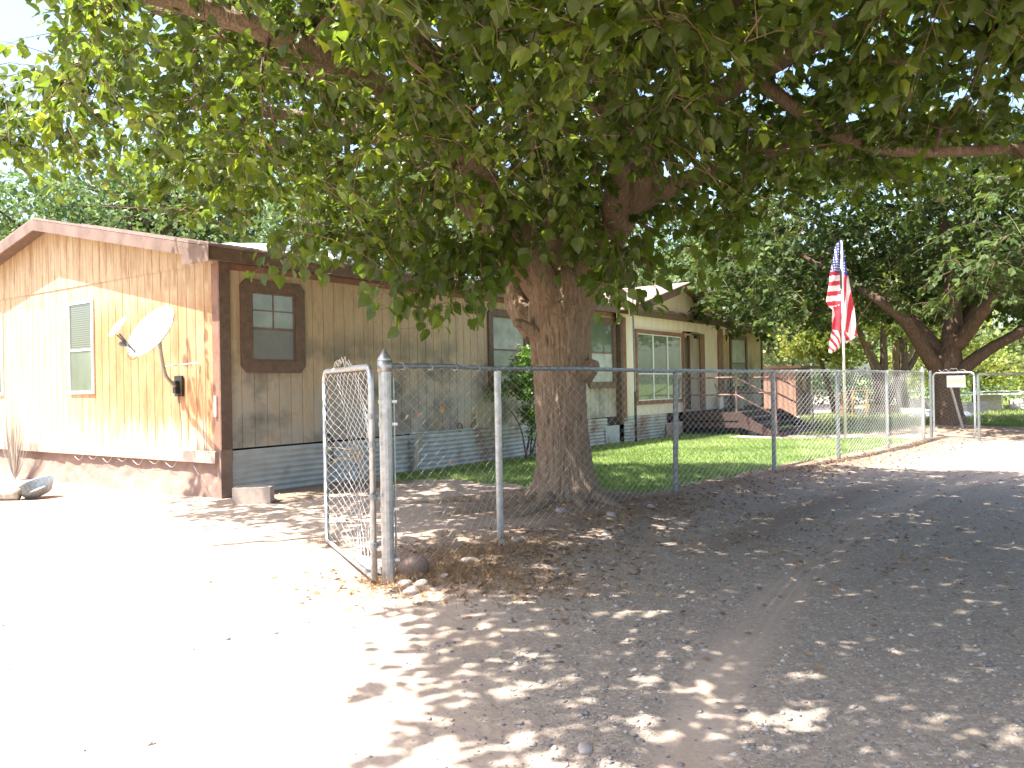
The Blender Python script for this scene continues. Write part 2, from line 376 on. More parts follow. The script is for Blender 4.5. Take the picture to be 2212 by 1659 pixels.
def ground_fields(x, y, fine=True):
    x = np.asarray(x, float); y = np.asarray(y, float)
    df, sf, _ = dist_poly(x, y, POSTS)
    r = np.hypot(x, y); near = 1-sstep(14, 26, r)
    right = sstep(.2, 1.3, df)*(sf > 0)
    hollow = right*near*sstep(4.5, 7.5, y)
    dt = np.hypot(x-TR[0], y-TR[1]); dt2 = np.hypot(x-TR2[0], y-TR2[1])
    h = -.06*hollow
    h = h+.13*np.exp(-(dt/.75)**2)+.2*np.exp(-(dt2/1.3)**2)
    h = h+.025*fbm(x*.7, y*.7, 0, 3)*near
    d1, s1, a1 = dist_poly(x, y, TL); d2, s2, a2 = dist_poly(x, y, TQ)
    tr = np.maximum(np.exp(-(d1/.16)**4), np.exp(-(d2/.16)**4))*near
    h = h-.012*tr*(.35+.65*sstep(3.6, 6.5, r))+.010*np.exp(-((np.minimum(d1, d2)-.27)/.07)**2)*near
    tread = (np.sin(s1*95)*np.exp(-(d1/.13)**4)+np.sin(s2*95)*np.exp(-(d2/.13)**4))*.0065+np.sin(a1*42+np.abs(s1)*16)*.009*np.exp(-((d1-.27)/.09)**2)
    tread = tread*sstep(3.6, 6.5, r)
    h = h+tread*near
    if fine:
        nn = 1-sstep(7, 16, r)
        h = h+nn*(1-.7*tr)*(.008*fbm(x*6, y*6, 0, 3, 5)+.0045*fbm(x*28, y*28, 0, 3, 9))
    # masks
    rel = np.stack([x-A[0], y-A[1]], -1); tl = rel@u[:2]; sl_ = rel@v[:2]
    nz = fbm(x*1.1, y*1.1, 0, 3, 31)
    left_of_fence = (sf < 0)
    lawn = left_of_fence & (df > .22+.15*nz) & (sl_ < -.12) & (dt > 1.25+.4*nz) & (y > 9.2+.5*nz) & (y < 40) & (tl > 2.6+.6*nz)
    dpath, _, _ = dist_poly(x, y, np.array([[6.2, 20.3], [7.6, 19.9], [9.2, 20.0], [10.6, 19.0]]))
    lawn = lawn & (dpath > .75+.25*nz) & (np.hypot(x-10.2, y-19.6) > 1.6)
    lawn2 = (y > 22+nz) & (x > 7) & (dt2 > 2.6+.5*nz) & (sl_ < -.3)
    far = sstep(24, 27, y+nz)*(1.0)
    g = np.where(lawn | lawn2, 1., 0.); g = np.maximum(g, far*(sl_ < -.3)*1.)
    g = np.maximum(g, sstep(26, 30, np.abs(x)+.2*nz))
    gr = sstep(-.3, .7, (x*.9+.10*y-.25)+.45*nz)*(~left_of_fence)*(1-sstep(20, 24, y))
    gr = gr*(1-.7*tr*(.75+.5*nz))
    dirt = np.exp(-(df/.75)**2)*(.75+.4*nz)*sstep(4.8, 6.5, y)
    dirt = np.maximum(dirt, np.exp(-(dt/1.5)**4))
    dirt = np.maximum(dirt, np.exp(-(dt2/3)**4)*.8)
    band = np.exp(-((df-1.7)/.25)**2)*(sf > 0)*sstep(6, 7.5, y)*(1-sstep(10.5, 12, y))
    dirt = np.maximum(dirt, band*.7)
    nearhouse = (sl_ < 0) & (sl_ > -1.1) & left_of_fence & (y < 12) & (tl > 0)
    dirt = np.maximum(dirt, nearhouse*.75)
    return h, np.stack([np.clip(gr, 0, 1), g, np.clip(dirt, 0, 1)], -1), tr
def gh(x, y): return float(ground_fields(np.array([x]), np.array([y]), False)[0][0])

ang = np.concatenate([np.linspace(-42, 42, 820), np.linspace(42, 318, 90)[1:-1]]); ang = np.radians(ang)
rad = np.concatenate([np.geomspace(1.6, 26, 560), np.geomspace(26, 3000, 40)[1:]])
AA, RR = np.meshgrid(ang, rad, indexing='ij')
X = RR*np.sin(AA); Y = RR*np.cos(AA)
hh, gm, _ = ground_fields(X, Y)
Vg = np.stack([X, Y, hh], -1).reshape(-1, 3); na, nr = X.shape
i = np.arange(na)[:, None]*nr; i2 = ((np.arange(na)+1) % na)[:, None]*nr; j = np.arange(nr-1)[None]
F = np.stack([i+j, i+j+1, i2+j+1, i2+j], -1).reshape(-1, 4)[:, ::-1]
cidx = len(Vg); Vg = np.vstack([Vg, [[0, 0, 0]]])
Fc = np.stack([np.full(na, cidx), (np.arange(na)+1) % na*nr, np.arange(na)*nr], -1)[:, ::-1]
npmesh('ground', Vg, [F, Fc[:, ::-1]], M['ground'], smooth=True, attrs={'gm': np.vstack([gm.reshape(-1, 3), [[0, 0, 0]]])}, kind='structure', label='sandy yard with gravel drive, tyre tracks, lawn and pasture')

# ---- gravel stones
def scatter_oct(name, pts, r, mat, seed, flat=.6, **k):
    g = np.random.default_rng(seed); N = len(pts)
    D = np.array([[1, 0, 0], [0, 1, 0], [-1, 0, 0], [0, -1, 0], [0, 0, 1], [0, 0, -1]], float)
    th = g.uniform(0, 6.28, N); c, s = np.cos(th), np.sin(th)
    sx = g.uniform(.8, 1.3, N)*r; sy = g.uniform(.6, 1, N)*r; sz = g.uniform(.7, 1.1, N)*r*flat
    L = D[None]*(1+g.uniform(-.25, .25, (N, 6, 1))); L = L+g.uniform(-.18, .18, (N, 6, 3))
    L = L*np.stack([sx, sy, sz], -1)[:, None]
    V = np.stack([L[..., 0]*c[:, None]-L[..., 1]*s[:, None], L[..., 0]*s[:, None]+L[..., 1]*c[:, None], L[..., 2]], -1)+pts[:, None]
    T = np.array([[0, 1, 4], [1, 2, 4], [2, 3, 4], [3, 0, 4], [1, 0, 5], [2, 1, 5], [3, 2, 5], [0, 3, 5]])
    F = (T[None]+np.arange(N)[:, None, None]*6).reshape(-1, 3)
    return npmesh(name, V.reshape(-1, 3), [F], mat, smooth=True, attrs={'var': np.repeat(g.uniform(0, 1, N)**1.3, 6)}, **k)
g = np.random.default_rng(3)
N = 120000
r_ = 2.2*np.exp(g.uniform(0, math.log(9.5), N)); a_ = g.uniform(-.66, .66, N)
x_, y_ = r_*np.sin(a_), r_*np.cos(a_)
h_, m_, t_ = ground_fields(x_, y_)
cl = .5+.5*fbm(x_*1.6, y_*1.6, 0, 3, 77)
keep = (g.uniform(0, 1, N) < np.clip(m_[:, 0]*cl*1.15+m_[:, 2]*.25+.012, 0, 1)*(1-.8*t_)) & (m_[:, 1] < .5)
x_, y_, h_ = x_[keep], y_[keep], h_[keep]; n_ = len(x_)
sz = .0028*np.exp(g.exponential(.40, n_)); sz = np.clip(sz, .0025, .017)*(1+.05*np.hypot(x_, y_))
scatter_oct('gravel', np.stack([x_, y_, h_+sz*.15], -1), sz, M['gravel'], 5, kind='stuff', label='loose gravel scattered over the shaded drive', cat='gravel')

# ---- grass blades
def blades(name, x, y, hgt, wid, mat, seed, lean=.5, var=None, **k):
    g = np.random.default_rng(seed); N = len(x); z = ground_fields(x, y, False)[0]
    th = g.uniform(0, 6.28, N); ln = g.normal(0, lean, (N, 2))*hgt[:, None]
    b = np.stack([x, y, z-.004], -1); d = np.stack([np.cos(th), np.sin(th), np.zeros(N)], -1)*wid[:, None]
    tip = b+np.concatenate([ln, hgt[:, None]], 1)
    V = np.stack([b-d, b+d, tip], 1).reshape(-1, 3); F = np.arange(N*3).reshape(-1, 3)
    vv = g.uniform(0, 1, N) if var is None else var
    return npmesh(name, V, [F], mat, attrs={'var': np.repeat(vv, 3)}, **k)
N = 420000
x_ = g.uniform(-3, 16, N); y_ = g.uniform(8.8, 27, N)
m_ = ground_fields(x_, y_, False)[1]; k_ = (m_[:, 1] > .5)
vis = (np.abs(x_) < .68*y_)
x_, y_ = x_[k_ & vis], y_[k_ & vis]; n_ = len(x_)
blades('grass', x_, y_, g.uniform(.025, .06, n_), g.uniform(.005, .010, n_), M['grass'], 8, .6,
       np.clip(.45+.5*fbm(x_*.9, y_*.9, 0, 3, 2)+g.normal(0, .22, n_), 0, 1), kind='stuff', label='short green lawn grass behind the chain link fence', cat='grass')
N = 90000
y_ = 25+g.exponential(18, N); x_ = g.uniform(-.1, .8, N)*y_; k_ = (((x_-A[0])*v[0]+(y_-A[1])*v[1]) < -.5) & (y_ < 110); x_, y_ = x_[k_], y_[k_]; n_ = len(x_)
blades('pasture_grass', x_, y_, g.uniform(.05, .22, n_), g.uniform(.012, .03, n_), M['pasture'], 9, .5, kind='stuff', label='pale dry pasture grass beyond the far pipe fence', cat='grass')
# dry weeds around first post and along fence
xs, ys = [], []
for cx_, cy_, s_, n_ in [(-.45, 6.0, .22, 900), (-.1, 5.7, .3, 400), (.05, 6.9, .25, 600), (-.95, 5.7, .07, 160), (-.75, 5.4, .25, 350), (.3, 5.5, .35, 260), (-.45, 6.6, .22, 420), (-1.6, 7.0, .15, 120), (.9, 8.4, .3, 220), (1.6, 9.4, .3, 250)]:
    xs.append(g.normal(cx_, s_, n_)); ys.append(g.normal(cy_, s_*.8, n_))
xs = np.concatenate(xs); ys = np.concatenate(ys); n_ = len(xs)
blades('dry_weeds', xs, ys, g.uniform(.03, .13, n_), g.uniform(.0015, .003, n_), M['litter'], 12, .9, g.uniform(.3, 1, n_), kind='stuff', label='dry straw coloured weeds around the foot of the fence', cat='weeds')

# ---- leaves (vectorised)
LT = np.array([[0, 0, 0], [-.30, .06, .05], [-.43, .34, .09], [-.24, .70, .04], [0, 1, -.10], [.24, .70, .04], [.43, .34, .09], [.30, .06, .05], [0, .45, 0]])
LF = np.array([[0, 8, 1], [1, 8, 2], [2, 8, 3], [3, 8, 4], [4, 8, 5], [5, 8, 6], [6, 8, 7], [7, 8, 0]])
LT0 = np.array([[0, 0, 0], [-.38, .45, .05], [0, 1, -.05], [.38, .45, .05]]); LF0 = np.array([[0, 2, 1], [0, 3, 2]])
def leaf_geo(P, D, Nn, S, full=True):
    T, Fq = (LT, LF) if full else (LT0, LF0)
    D = D/(np.linalg.norm(D, axis=1, keepdims=True)+1e-9)
    Xx = np.cross(D, Nn); Xx /= np.linalg.norm(Xx, axis=1, keepdims=True)+1e-9; Z = np.cross(Xx, D)
    V = P[:, None]+S[:, None, None]*(T[None, :, 0:1]*Xx[:, None]+T[None, :, 1:2]*D[:, None]+T[None, :, 2:3]*Z[:, None])
    F = (Fq[None]+np.arange(len(P))[:, None, None]*len(T)).reshape(-1, 3)
    return V.reshape(-1, 3), F, len(T)
# leaf litter along fence and under tree
N = 5200; al = .12+g.uniform(0, 1, N)**1.5*5.88; ii = np.minimum(al.astype(int), 5); f_ = (al-ii)[:, None]
P2 = POSTS[ii]*(1-f_)+POSTS[ii+1]*f_; P2 = P2+np.stack([g.normal(.35, .5, N), g.normal(-.25, .4, N)], -1)
P3 = np.stack([g.normal(2.2, 1.3, 1300), g.normal(7.6, 1.6, 1300)], -1); P2 = np.vstack([P2, P3])
h_ = ground_fields(P2[:, 0], P2[:, 1], False)[0]; n_ = len(P2)
V_, F_, k_ = leaf_geo(np.c_[P2, h_+.008], np.c_[g.normal(0, 1, (n_, 2)), g.normal(0, .25, n_)], np.c_[g.normal(0, .45, (n_, 2)), np.ones(n_)], g.uniform(.015, .06, n_), False)
npmesh('leaf_litter', V_, [F_], M['litter'], attrs={'var': np.repeat(g.uniform(0, 1, n_), k_)}, kind='stuff', label='brown dead leaves and twigs along the fence line', cat='leaf litter')

# ------------------------------------------------------------------ mobile home
house = empty('mobile_home', tuple(A), HROT, 'long tan mobile home with brown trim and rust stained end wall', 'mobile home')
def siding(axis, plane, a0, a1, zb, zt, depth, out, pitch=.203):
    """grooved siding; axis 'x' wall runs along t at s=plane, 'y' wall runs along s at t=plane. out = sign of outward"""
    mb = MB(); pr = [(a0, 0)]; q = a0+pitch*.6
    while q < a1-.02:
        pr += [(q-.006, 0), (q-.003, depth), (q+.003, depth), (q+.006, 0)]; q += pitch
    pr.append((a1, 0)); n = len(pr)
    X = np.zeros((2, n, 3))
    for i, (a, d) in enumerate(pr):
        for j, z in enumerate((zb, zt(a) if callable(zt) else zt)):
            X[j, i] = (a, plane-out*d, z) if axis == 'x' else (plane-out*d, a, z)
    mb.grid(X); return mb
RS = .205
def roofz(s): return 3.2+RS*(min(s, 8.8-s)+.25)-.05
ztop = lambda a: roofz(a)-.02
siding('y', 0., .0, 8.8, .60, 3.07, .012, -1).build('end_wall', M['siding_gable'], house, label='rust stained sunlit end wall siding')
m = siding('y', -.012, 0., 8.8, 3.055, ztop, .012, -1); m.build('upper_end_wall', M['siding_gable'], house)
siding('x', 0., 0., 10.75, .62, 3.08, .012, -1).build('front_wall', M['siding'], house)
siding('x', 0., 17.07, 21., .62, 3.08, .012, -1).build('front_wall', M['siding'], house)
m = MB(); m.box((21.0, 0.02, .62), (21.02, 8.8, 3.1)); m.box((.02, 8.78, 0), (21, 8.8, 3.1)); m.prism([(0, 3.1), (8.8, 3.1), (4.4, 4.02)], 'x', 21., 21.02)
m.build('rear_wall', M['siding_white'], house)
m = MB(); m.box((.04, .04, .0), (20.98, 8.76, .59)); m.build('underfloor', M['blackvoid'], house)
# floor beam and earth skirt at the end wall
m = MB()
for a, b in ((0, 3.6), (3.604, 8.8)): m.box((-.10, a, .45), (-.004, b, .60))
m.build('floor_beam', M['beam_pale'], house)
na_, nb_ = 260, 22; S_, Q_ = np.meshgrid(np.linspace(-.06, 8.8, na_), np.linspace(0, 1, nb_), indexing='ij')
bulge = -.015-.22*Q_**1.7*(.8+.5*fbm(S_*.8, 0*S_, 0, 3, 4))*sstep(-.2, .9, S_); zz = .47*(1-Q_)-.06*Q_
nzv = fbm(S_*4, Q_*2.5, 0, 5, 8)
Xs = np.stack([bulge-.04*nzv*np.sin(np.clip(Q_*3.14, 0, 3.14)), S_, zz+.02*nzv*Q_], -1); m = MB(); m.grid(Xs[:, ::-1])
m.build('earth_skirt', M['earth'], house, smooth=True)
m = MB(); m.box((-.05, -.06, -.02), (.12, .02, .62)); m.build('corner_footing', M['earth'], house)
# corrugated skirting along the front
def corr(a0, a1, z0, z1, s0=-.02, vertical=False, tilt=0):
    n1 = max(6, int((a1-a0)/.12)); nz_ = int((z1-z0)/.0095)
    if vertical: n1 = int((a1-a0)/.008); nz_ = 8
    T, Z = np.meshgrid(np.linspace(a0, a1, n1), np.linspace(z0, z1, nz_), indexing='ij')
    c = (T if vertical else Z)*2*math.pi/.076
    s = s0-.011*np.sin(c)+.012*vnoise(T*2.1, Z*2, 0, 3)
    mb = MB(); mb.grid(np.stack([T, s, Z+.012*vnoise(T*.9, 0*T, 0, 5)+tilt*(T-a0)], -1)); return mb
corr(.14, 3.55, -.03, .60).build('tin_skirting', M['tin'], house, smooth=True)
corr(3.5, 9.4, -.03, .64, -.045).build('tin_skirting', M['tin'], house, smooth=True)
corr(9.35, 10.15, -.03, .60, -.03).build('tin_skirting', M['tin'], house, smooth=True)
corr(10.0, 10.7, -.03, .42, -.06, True).build('tin_skirting', M['tin'], house, smooth=True)
corr(10.75, 13.1, -.03, .60, -.15).build('tin_skirting', M['tin'], house, smooth=True)
corr(12.95, 14.0, -.03, .36, -.19, True).build('tin_skirting', M['tin'], house, smooth=True)
boxes('floor_joist', M['wood_dark'], house, ((10.1, -.02, .44), (14.1, .03, .60)), ((17.2, -.02, -.02), (21.0, .02, .61)))
# roof
m = MB()
for a, b in (((-.27, 3.2-.005), (4.4, roofz(4.4)+.05)), ((4.4, roofz(4.4)+.05), (9.07, 3.195))):
    m.prism([(a[0], a[1]), (b[0], b[1]), (b[0], b[1]+.035), (a[0], a[1]+.035)], 'x', -.32, 21.32)
m.build('roof', M['roofing'], house)
m = MB()
for t in np.arange(.4, 21, .62): m.box((t, 0, 0), (t+.03, 4.7, .018), Matrix.Translation((0, -.27, 3.233)) @ Matrix.Rotation(math.atan(RS), 4, 'X'))
m.build('roof_seam', M['roofing'], house)
m = MB(); m.box((-.30, -.262, 3.03), (21.3, -.235, 3.192)); m.build('fascia', M['trim'], house)
m = MB(); m.box((-.30, -.234, 3.06), (21.3, -.004, 3.075)); m.build('soffit', M['trim'], house)
boxes('eave_trim', M['trim_red'], house, ((.14, -.028, 2.97), (10.66, -.003, 3.055)), ((17.3, -.028, 2.97), (20.9, -.003, 3.055)))
for sgn in (0, 1):
    m = MB(); f = (lambda s: s) if not sgn else (lambda s: 8.8-s)
    p = [(f(-.262), 3.03), (f(4.4), roofz(4.4)-.12), (f(4.4), roofz(4.4)+.045), (f(-.262), 3.192)]
    m.prism(p, 'x', -.33, -.303); m.build('rake_fascia', M['fascia_pale'], house)
    m = MB(); p = [(f(-.25), 3.06), (f(4.4), roofz(4.4)-.02), (f(4.4), roofz(4.4)-.005), (f(-.25), 3.078)]
    m.prism(p, 'x', -.300, -.016); m.build('soffit', M['trim'], house)
m = MB(); m.box((-.345, -.30, 3.0), (-.333, .28, 3.2)); m.build('rake_end_block', M['fascia_pale'], house)
# corner trim
m = MB(); m.box((-.034, -.03, .46), (.0, .11, 3.04)); m.build('corner_trim', M['trim_red'], house)
m = MB(); m.box((-.034, -.056, .46), (.13, -.031, 3.06)); m.box((.0, -.031, .46), (.13, -.014, 3.0)); m.build('corner_trim', M['trim'], house)
m = MB(); m.box((20.9, -.03, .5), (21.04, -.002, 3.06)); m.build('corner_trim', M['trim'], house)
m = MB(); m.box((-.06, .02, 1.05), (-.036, .06, 1.32)); m.build('cable_cover', M['white_paint'], house)

def frame_ring(o4, i4, ch, a, b, depth):
    """ring in (p,z) plane. o4=(p0,z0,p1,z1)"""
    p0, z0, p1, z1 = o4; q0, w0, q1, w1 = i4
    out = [(p0+ch, z0), (p1-ch, z0), (p1, z0+ch), (p1, z1-ch), (p1-ch, z1), (p0+ch, z1), (p0, z1-ch), (p0, z0+ch)]
    inn = [(q0, w0), (q1, w0), (q1, w0+.001), (q1, w1-.001), (q1, w1), (q0, w1), (q0, w1-.001), (q0, w0+.001)]
    return out, inn
def ring_mb(mb, out, inn, conv, d0, d1):
    n = len(out); V = [conv(p, d0) for p in out]+[conv(p, d0) for p in inn]+[conv(p, d1) for p in out]+[conv(p, d1) for p in inn]
    F = []
    for i in range(n):
        j = (i+1) % n
        F += [(2*n+i, 2*n+j, 3*n+j, 3*n+i), (i, j, 2*n+j, 2*n+i), (n+j, n+i, 3*n+i, 3*n+j), (i, n+i, n+j, j)]
    mb.add(V, [np.array(F)])
def window(parent, side, plane, a0, a1, z0, z1, trim=.16, ch=.09, split=.5, mup=True, tmat='trim', up='pane_curtain', lo='pane_screen', thick=.045, cols=None):
    """side 'x': wall along t facing -s ; 'y': wall along s facing -t"""
    conv = (lambda p, d: (p[0], plane-d, p[1])) if side == 'x' else (lambda p, d: (plane-d, p[0], p[1]))
    def bx(mb, p0, p1, w0, w1, d0, d1):
        a = conv((p0, w0), d0); b = conv((p1, w1), d1)
        mb.box(tuple(min(x, y) for x, y in zip(a, b)), tuple(max(x, y) for x, y in zip(a, b)))
    mb = MB(); o, i = frame_ring((a0, z0, a1, z1), (a0+trim, z0+trim, a1-trim, z1-trim), ch, 0, 0, 0)
    ring_mb(mb, o, i, conv, .003, thick); w = mb.build('window', M[tmat], parent)
    b0, b1, c0, c1 = a0+trim+.002, a1-trim-.002, z0+trim+.002, z1-trim-.002; zm = c0+(c1-c0)*split
    mb = MB(); f = .022; o = [(b0, c0), (b1, c0), (b1, c1), (b0, c1)]; i = [(b0+f, c0+f), (b1-f, c0+f), (b1-f, c1-f), (b0+f, c1-f)]
    ring_mb(mb, o, i, conv, .004, .030); bx(mb, b0+f, b1-f, zm-.014, zm+.014, .004, .034); mb.build('sash', M['white_paint'] if tmat != 'trim' else M['fascia_pale'], w)
    mb = MB(); bx(mb, b0+f, b1-f, zm+.015, c1-f, .004, .014); mb.build('pane', M[up], w)
    mb = MB(); bx(mb, b0+f, b1-f, c0+f, zm-.015, .004, .020); mb.build('pane', M[lo], w)
    mb = MB()
    if mup:
        pc = (b0+b1)/2; bx(mb, pc-.008, pc+.008, zm+.016, c1-f-.001, .0145, .022); zc = (zm+c1)/2; bx(mb, b0+f+.001, b1-f-.001, zc-.007, zc+.007, .0145, .0205)
    if cols:
        for k in range(1, cols):
            pc = b0+(b1-b0)*k/cols; bx(mb, pc-.025, pc+.025, c0+.002, c1-.002, .0145, .036)
    if mup or cols: mb.build('muntin', M['white_paint'] if cols else M['fascia_pale'], w)
    return w
window(house, 'x', 0, .31, 1.37, 1.62, 2.88, .165, .09, .47)
window(house, 'x', 0, 5.70, 7.0, 1.31, 2.84, .13, .08, .5, False, 'trim', 'pane_pale', 'pane_curtain')
window(house, 'x', 0, 9.35, 10.62, 1.29, 2.92, .13, .08, .5, False, 'trim', 'pane_green', 'pane_pale')
window(house, 'x', 0, 18.0, 19.5, 1.10, 2.86, .13, .07, .5, False, 'trim', 'pane_pale', 'pane_green')
window(house, 'y', 0, 3.18, 3.94, 1.38, 2.82, .020, .001, .47, False, 'white_paint', 'pane_blind', 'pane_green', .03)
window(house, 'y', 0, 6.30, 7.06, 1.38, 2.82, .020, .001, .47, False, 'white_paint', 'pane_blind', 'pane_green', .03)
# --- entry bay with its own gable
P0 = -.12
bay = empty('entry_bay', (0, 0, 0), parent=house)
siding('x', P0, 10.78, 14.27, .60, 2.80, .012, -1, .41).build('bay_wall', M['siding_white'], bay)
siding('x', P0, 15.42, 17.07, .60, 2.80, .012, -1, .41).build('bay_wall', M['siding_white'], bay)
def bz(t): return 4.02-.262*abs(t-13.92)
siding('x', P0-.012, 10.5, 17.35, 2.79, lambda a: bz(a)-.02, .012, -1, .61).build('bay_gable', M['siding_white'], bay)
boxes('bay_side_wall', M['siding_white'], bay, ((10.765, P0, .6), (10.779, -.002, 2.98)), ((17.071, P0, .6), (17.085, -.002, 2.98)))
boxes('recess_wall', M['siding_white'], bay, ((14.27, .20, .6), (15.42, .22, 2.79)), ((15.42, P0+.002, .6), (15.43, .2, 2.79)), ((14.26, P0+.002, .6), (14.27, .2, 2.79)))
boxes('bay_post', M['trim_red'], bay, ((14.2, P0-.04, .6), (14.3, P0-.003, 2.76)), ((15.36, P0-.04, .6), (15.68, P0-.003, 2.76)), ((16.72, P0-.04, .2), (17.09, P0-.003, 2.98)), ((10.76, P0-.035, .5), (10.92, P0-.003, 2.96)))
m = MB(); m.box((10.66, -.15, .45), (10.764, -.003, 3.0)); m.build('bay_post', M['trim'], bay)
d = MB(); d.box((14.40, .165, .64), (15.24, .198, 2.66)); dr = d.build('door', M['trim'], bay)
boxes('door_pane', M['pane_green'], dr, ((14.5, .155, 1.5), (15.14, .164, 2.55)), ((14.5, .155, .8), (15.14, .164, 1.4)))
m = MB(); m.tube([(15.17, .16, 1.62), (15.17, .12, 1.62), (15.17, .12, 1.74), (15.17, .16, 1.74)], .01, 6); m.build('handle', M['galv'], dr)
boxes('door_frame', M['trim'], bay, ((14.31, .145, .62), (14.40, .198, 2.72)), ((15.24, .145, .62), (15.35, .198, 2.72)))
m = MB(); m.box((14.30, -.16, .60), (15.36, .14, .645)); m.build('door_sill', M['wood_grey'], bay)
window(bay, 'x', P0, 11.42, 14.17, .86, 2.72, .10, .002, .40, False, 'trim_red', 'pane_green', 'pane_green', .04, 3)
m = MB(); lx = 14.95; m.box((lx-.12, P0-.16, 2.70), (lx+.12, P0-.02, 2.725)); m.box((lx-.12, P0-.16, 2.58), (lx+.12, P0-.15, 2.60)); m.tube([(lx-.11, P0-.15, 2.59), (lx-.11, P0-.15, 2.70)], .006, 5); m.tube([(lx+.11, P0-.15, 2.59), (lx+.11, P0-.15, 2.70)], .006, 5); m.box((lx-.05, P0-.13, 2.61), (lx+.05, P0-.04, 2.69)); m.build('porch_light', M['wood_dark'], bay)
for sg in (-1, 1):
    te = 13.92+sg*3.55
    m = MB(); m.prism([(13.92, 4.06), (te, bz(te)+.04), (te, bz(te)+.005), (13.92, 4.025)][::sg], 'y', -.52, 3.9); m.build('bay_roof', M['roofing'], bay)
    m = MB(); m.prism([(13.92, 4.055), (te, bz(te)+.035), (te, bz(te)-.16), (13.92, 3.86)][::sg], 'y', -.55, -.523); m.build('bay_fascia', M['trim'], bay)
m = MB(); te = 17.47
m.tube([(te-.1, -.5, 3.10), (te+.3, -.42, 3.10), (te+1.0, -.3, 3.13), (te+1.6, -.27, 3.15)], [.09, .07, .05, .03], 6, 12); m.build('fascia_flare', M['trim'], bay)
# lumpy white sheet laid as a white patch on the roof
m = MB(); T_, S_ = np.meshgrid(np.linspace(1.15, 3.6, 46), np.linspace(.35, 1.9, 18), indexing='ij')
edge = np.sin(np.clip((T_-1.15)/2.45, 0, 1)*math.pi)**.5*np.sin(np.clip((S_-.35)/1.55, 0, 1)*math.pi)**.5
Z_ = 3.2+RS*(S_+.25)+.03+edge*(.17+.05*fbm(T_*2.2, S_*3, 0, 3, 9)); m.grid(np.stack([T_, S_, Z_], -1)[::-1])
tp = m.build('roof_sheet', M['white_paint'], smooth=True, label='lumpy white sheet on the roof above the corner window', cat='tarp'); tp.location = tuple(A); tp.rotation_euler = (0, 0, HROT)

def HOB(name, label, cat, loc=(0, 0, 0), group=None):   # thing placed in house-aligned axes
    p = W(*loc); return empty(name, tuple(p), HROT, label, cat, group)
# ---- deck
deck = empty('porch_deck', tuple(W(14.0, 0, 0)), HROT, 'red brown wooden porch deck with stairs and pipe handrails at front door', 'porch')
dl = 3.35
m = MB()
for k in range(11): m.box((.0, -.17-.14*(k+1)+.004, .555), (dl, -.17-.14*k, .585))
m.build('deck_board', M['wood_dark'], deck)
m = MB(); m.box((-.03, -1.74, .38), (-.002, -.2, .60)); m.box((-.03, -1.74, .20), (.0, -.2, .34)); m.build('side_board', M['wood_red'], deck)
m = MB(); m.box((0, -1.735, .42), (dl, -1.71, .59)); m.build('front_board', M['wood_red'], deck)
boxes('deck_post', M['wood_dark'], deck, *[((t, s-.045, -.05), (t+.09, s+.045, .55)) for t in (.05, 1.6, dl-.1) for s in (-.3, -1.65)])
for t in (-.03, dl-.04):
    m = MB(); m.prism([(-1.742, .60), (-1.742, .22), (-2.60, -.04), (-2.72, -.04), (-2.72, .06)], 'x', t, t+.06); m.build('stringer', M['wood_red'], deck)
for k in range(3):
    m = MB(); s = -1.76-.28*k; z = .42-.165*k; m.box((.04, s-.30, z), (dl-.05, s-.005, z+.035)); m.box((.04, s-.012, z-.13), (dl-.05, s-.006, z-.002)); m.build('step', M['wood_dark'], deck)
m = MB(); m.box((-.03, -2.86, -.04), (dl+.02, -2.73, .09)); m.build('bottom_rail', M['wood_red'], deck)
def rail(pts, r=.024):
    m = MB(); m.tube(pts, r, 8, ref=(.93, .3, .2)); m.build('handrail', M['rail_red'], deck)
for z in (1.05, 1.50): rail([(.04, -.22, z), (.04, -1.66, z)])
rail([(.04, -.22, .58), (.04, -.22, 1.52)]); rail([(.04, -1.66, .58), (.04, -1.66, 1.52)])
for z in (1.05, 1.50): rail([(dl-.06, -.22, z), (dl-.06, -1.66, z)])
rail([(dl-.06, -1.66, .58), (dl-.06, -1.66, 1.52)]); rail([(dl-.06, -.22, .58), (dl-.06, -.22, 1.52)])
for z in (1.05, 1.50): rail([(.04, -.22, z), (1.6, -.22, z)] if 0 else [(dl-.06, -.24, z), (dl-.06, -.30, z)])
for t in (.04, dl-.06):
    for dz in (0, -.45): rail([(t, -1.66, 1.5+dz), (t, -2.66, .98+dz)])
    rail([(t, -2.66, .99), (t, -2.70, -.03)])
# things leaning by the door
for k, (t, s0, zt_, tl) in enumerate(((16.9, -.35, 1.5, .5), (17.15, -.38, 1.35, .75))):
    b = HOB('leaning_board', ['long narrow weathered board leaning against house wall on the porch', 'shorter thin board leaning on house wall at the porch right end'][k], 'board', (t, s0, .59), 'boards leaning on the porch')
    m = MB(); m.tube([(0, 0, 0), (-tl, .28, zt_-.59)], .018, 4); m.build('plank', M['wood_grey'], b)
b = HOB('stone_slab', 'small white slab standing on the porch beside the brown bay corner', 'slab', (16.35, -.33, .59)); m = MB(); m.box((0, 0, 0), (.28, .05, .34), Matrix.Rotation(-.2, 4, 'Y')); m.build('slab', M['white_paint'], b)
b = HOB('folded_umbrella', 'grey rounded bundle leaning on the wall on the porch', 'bundle', (18.1, -.25, .3)); m = MB(); rock_mb(m, (0, 0, .42), .24, 4, (1.3, .35, 1.5), 14); m.build('cloth', M['wood_grey'], b, smooth=True)
b = HOB('step_stone', 'pale flat block lying on the grass under the porch edge', 'block', (15.4, -1.9, 0)); m = MB(); m.box((-.9, -.1, 0), (-.5, .08, .06)); m.build('block', M['white_paint'], b)

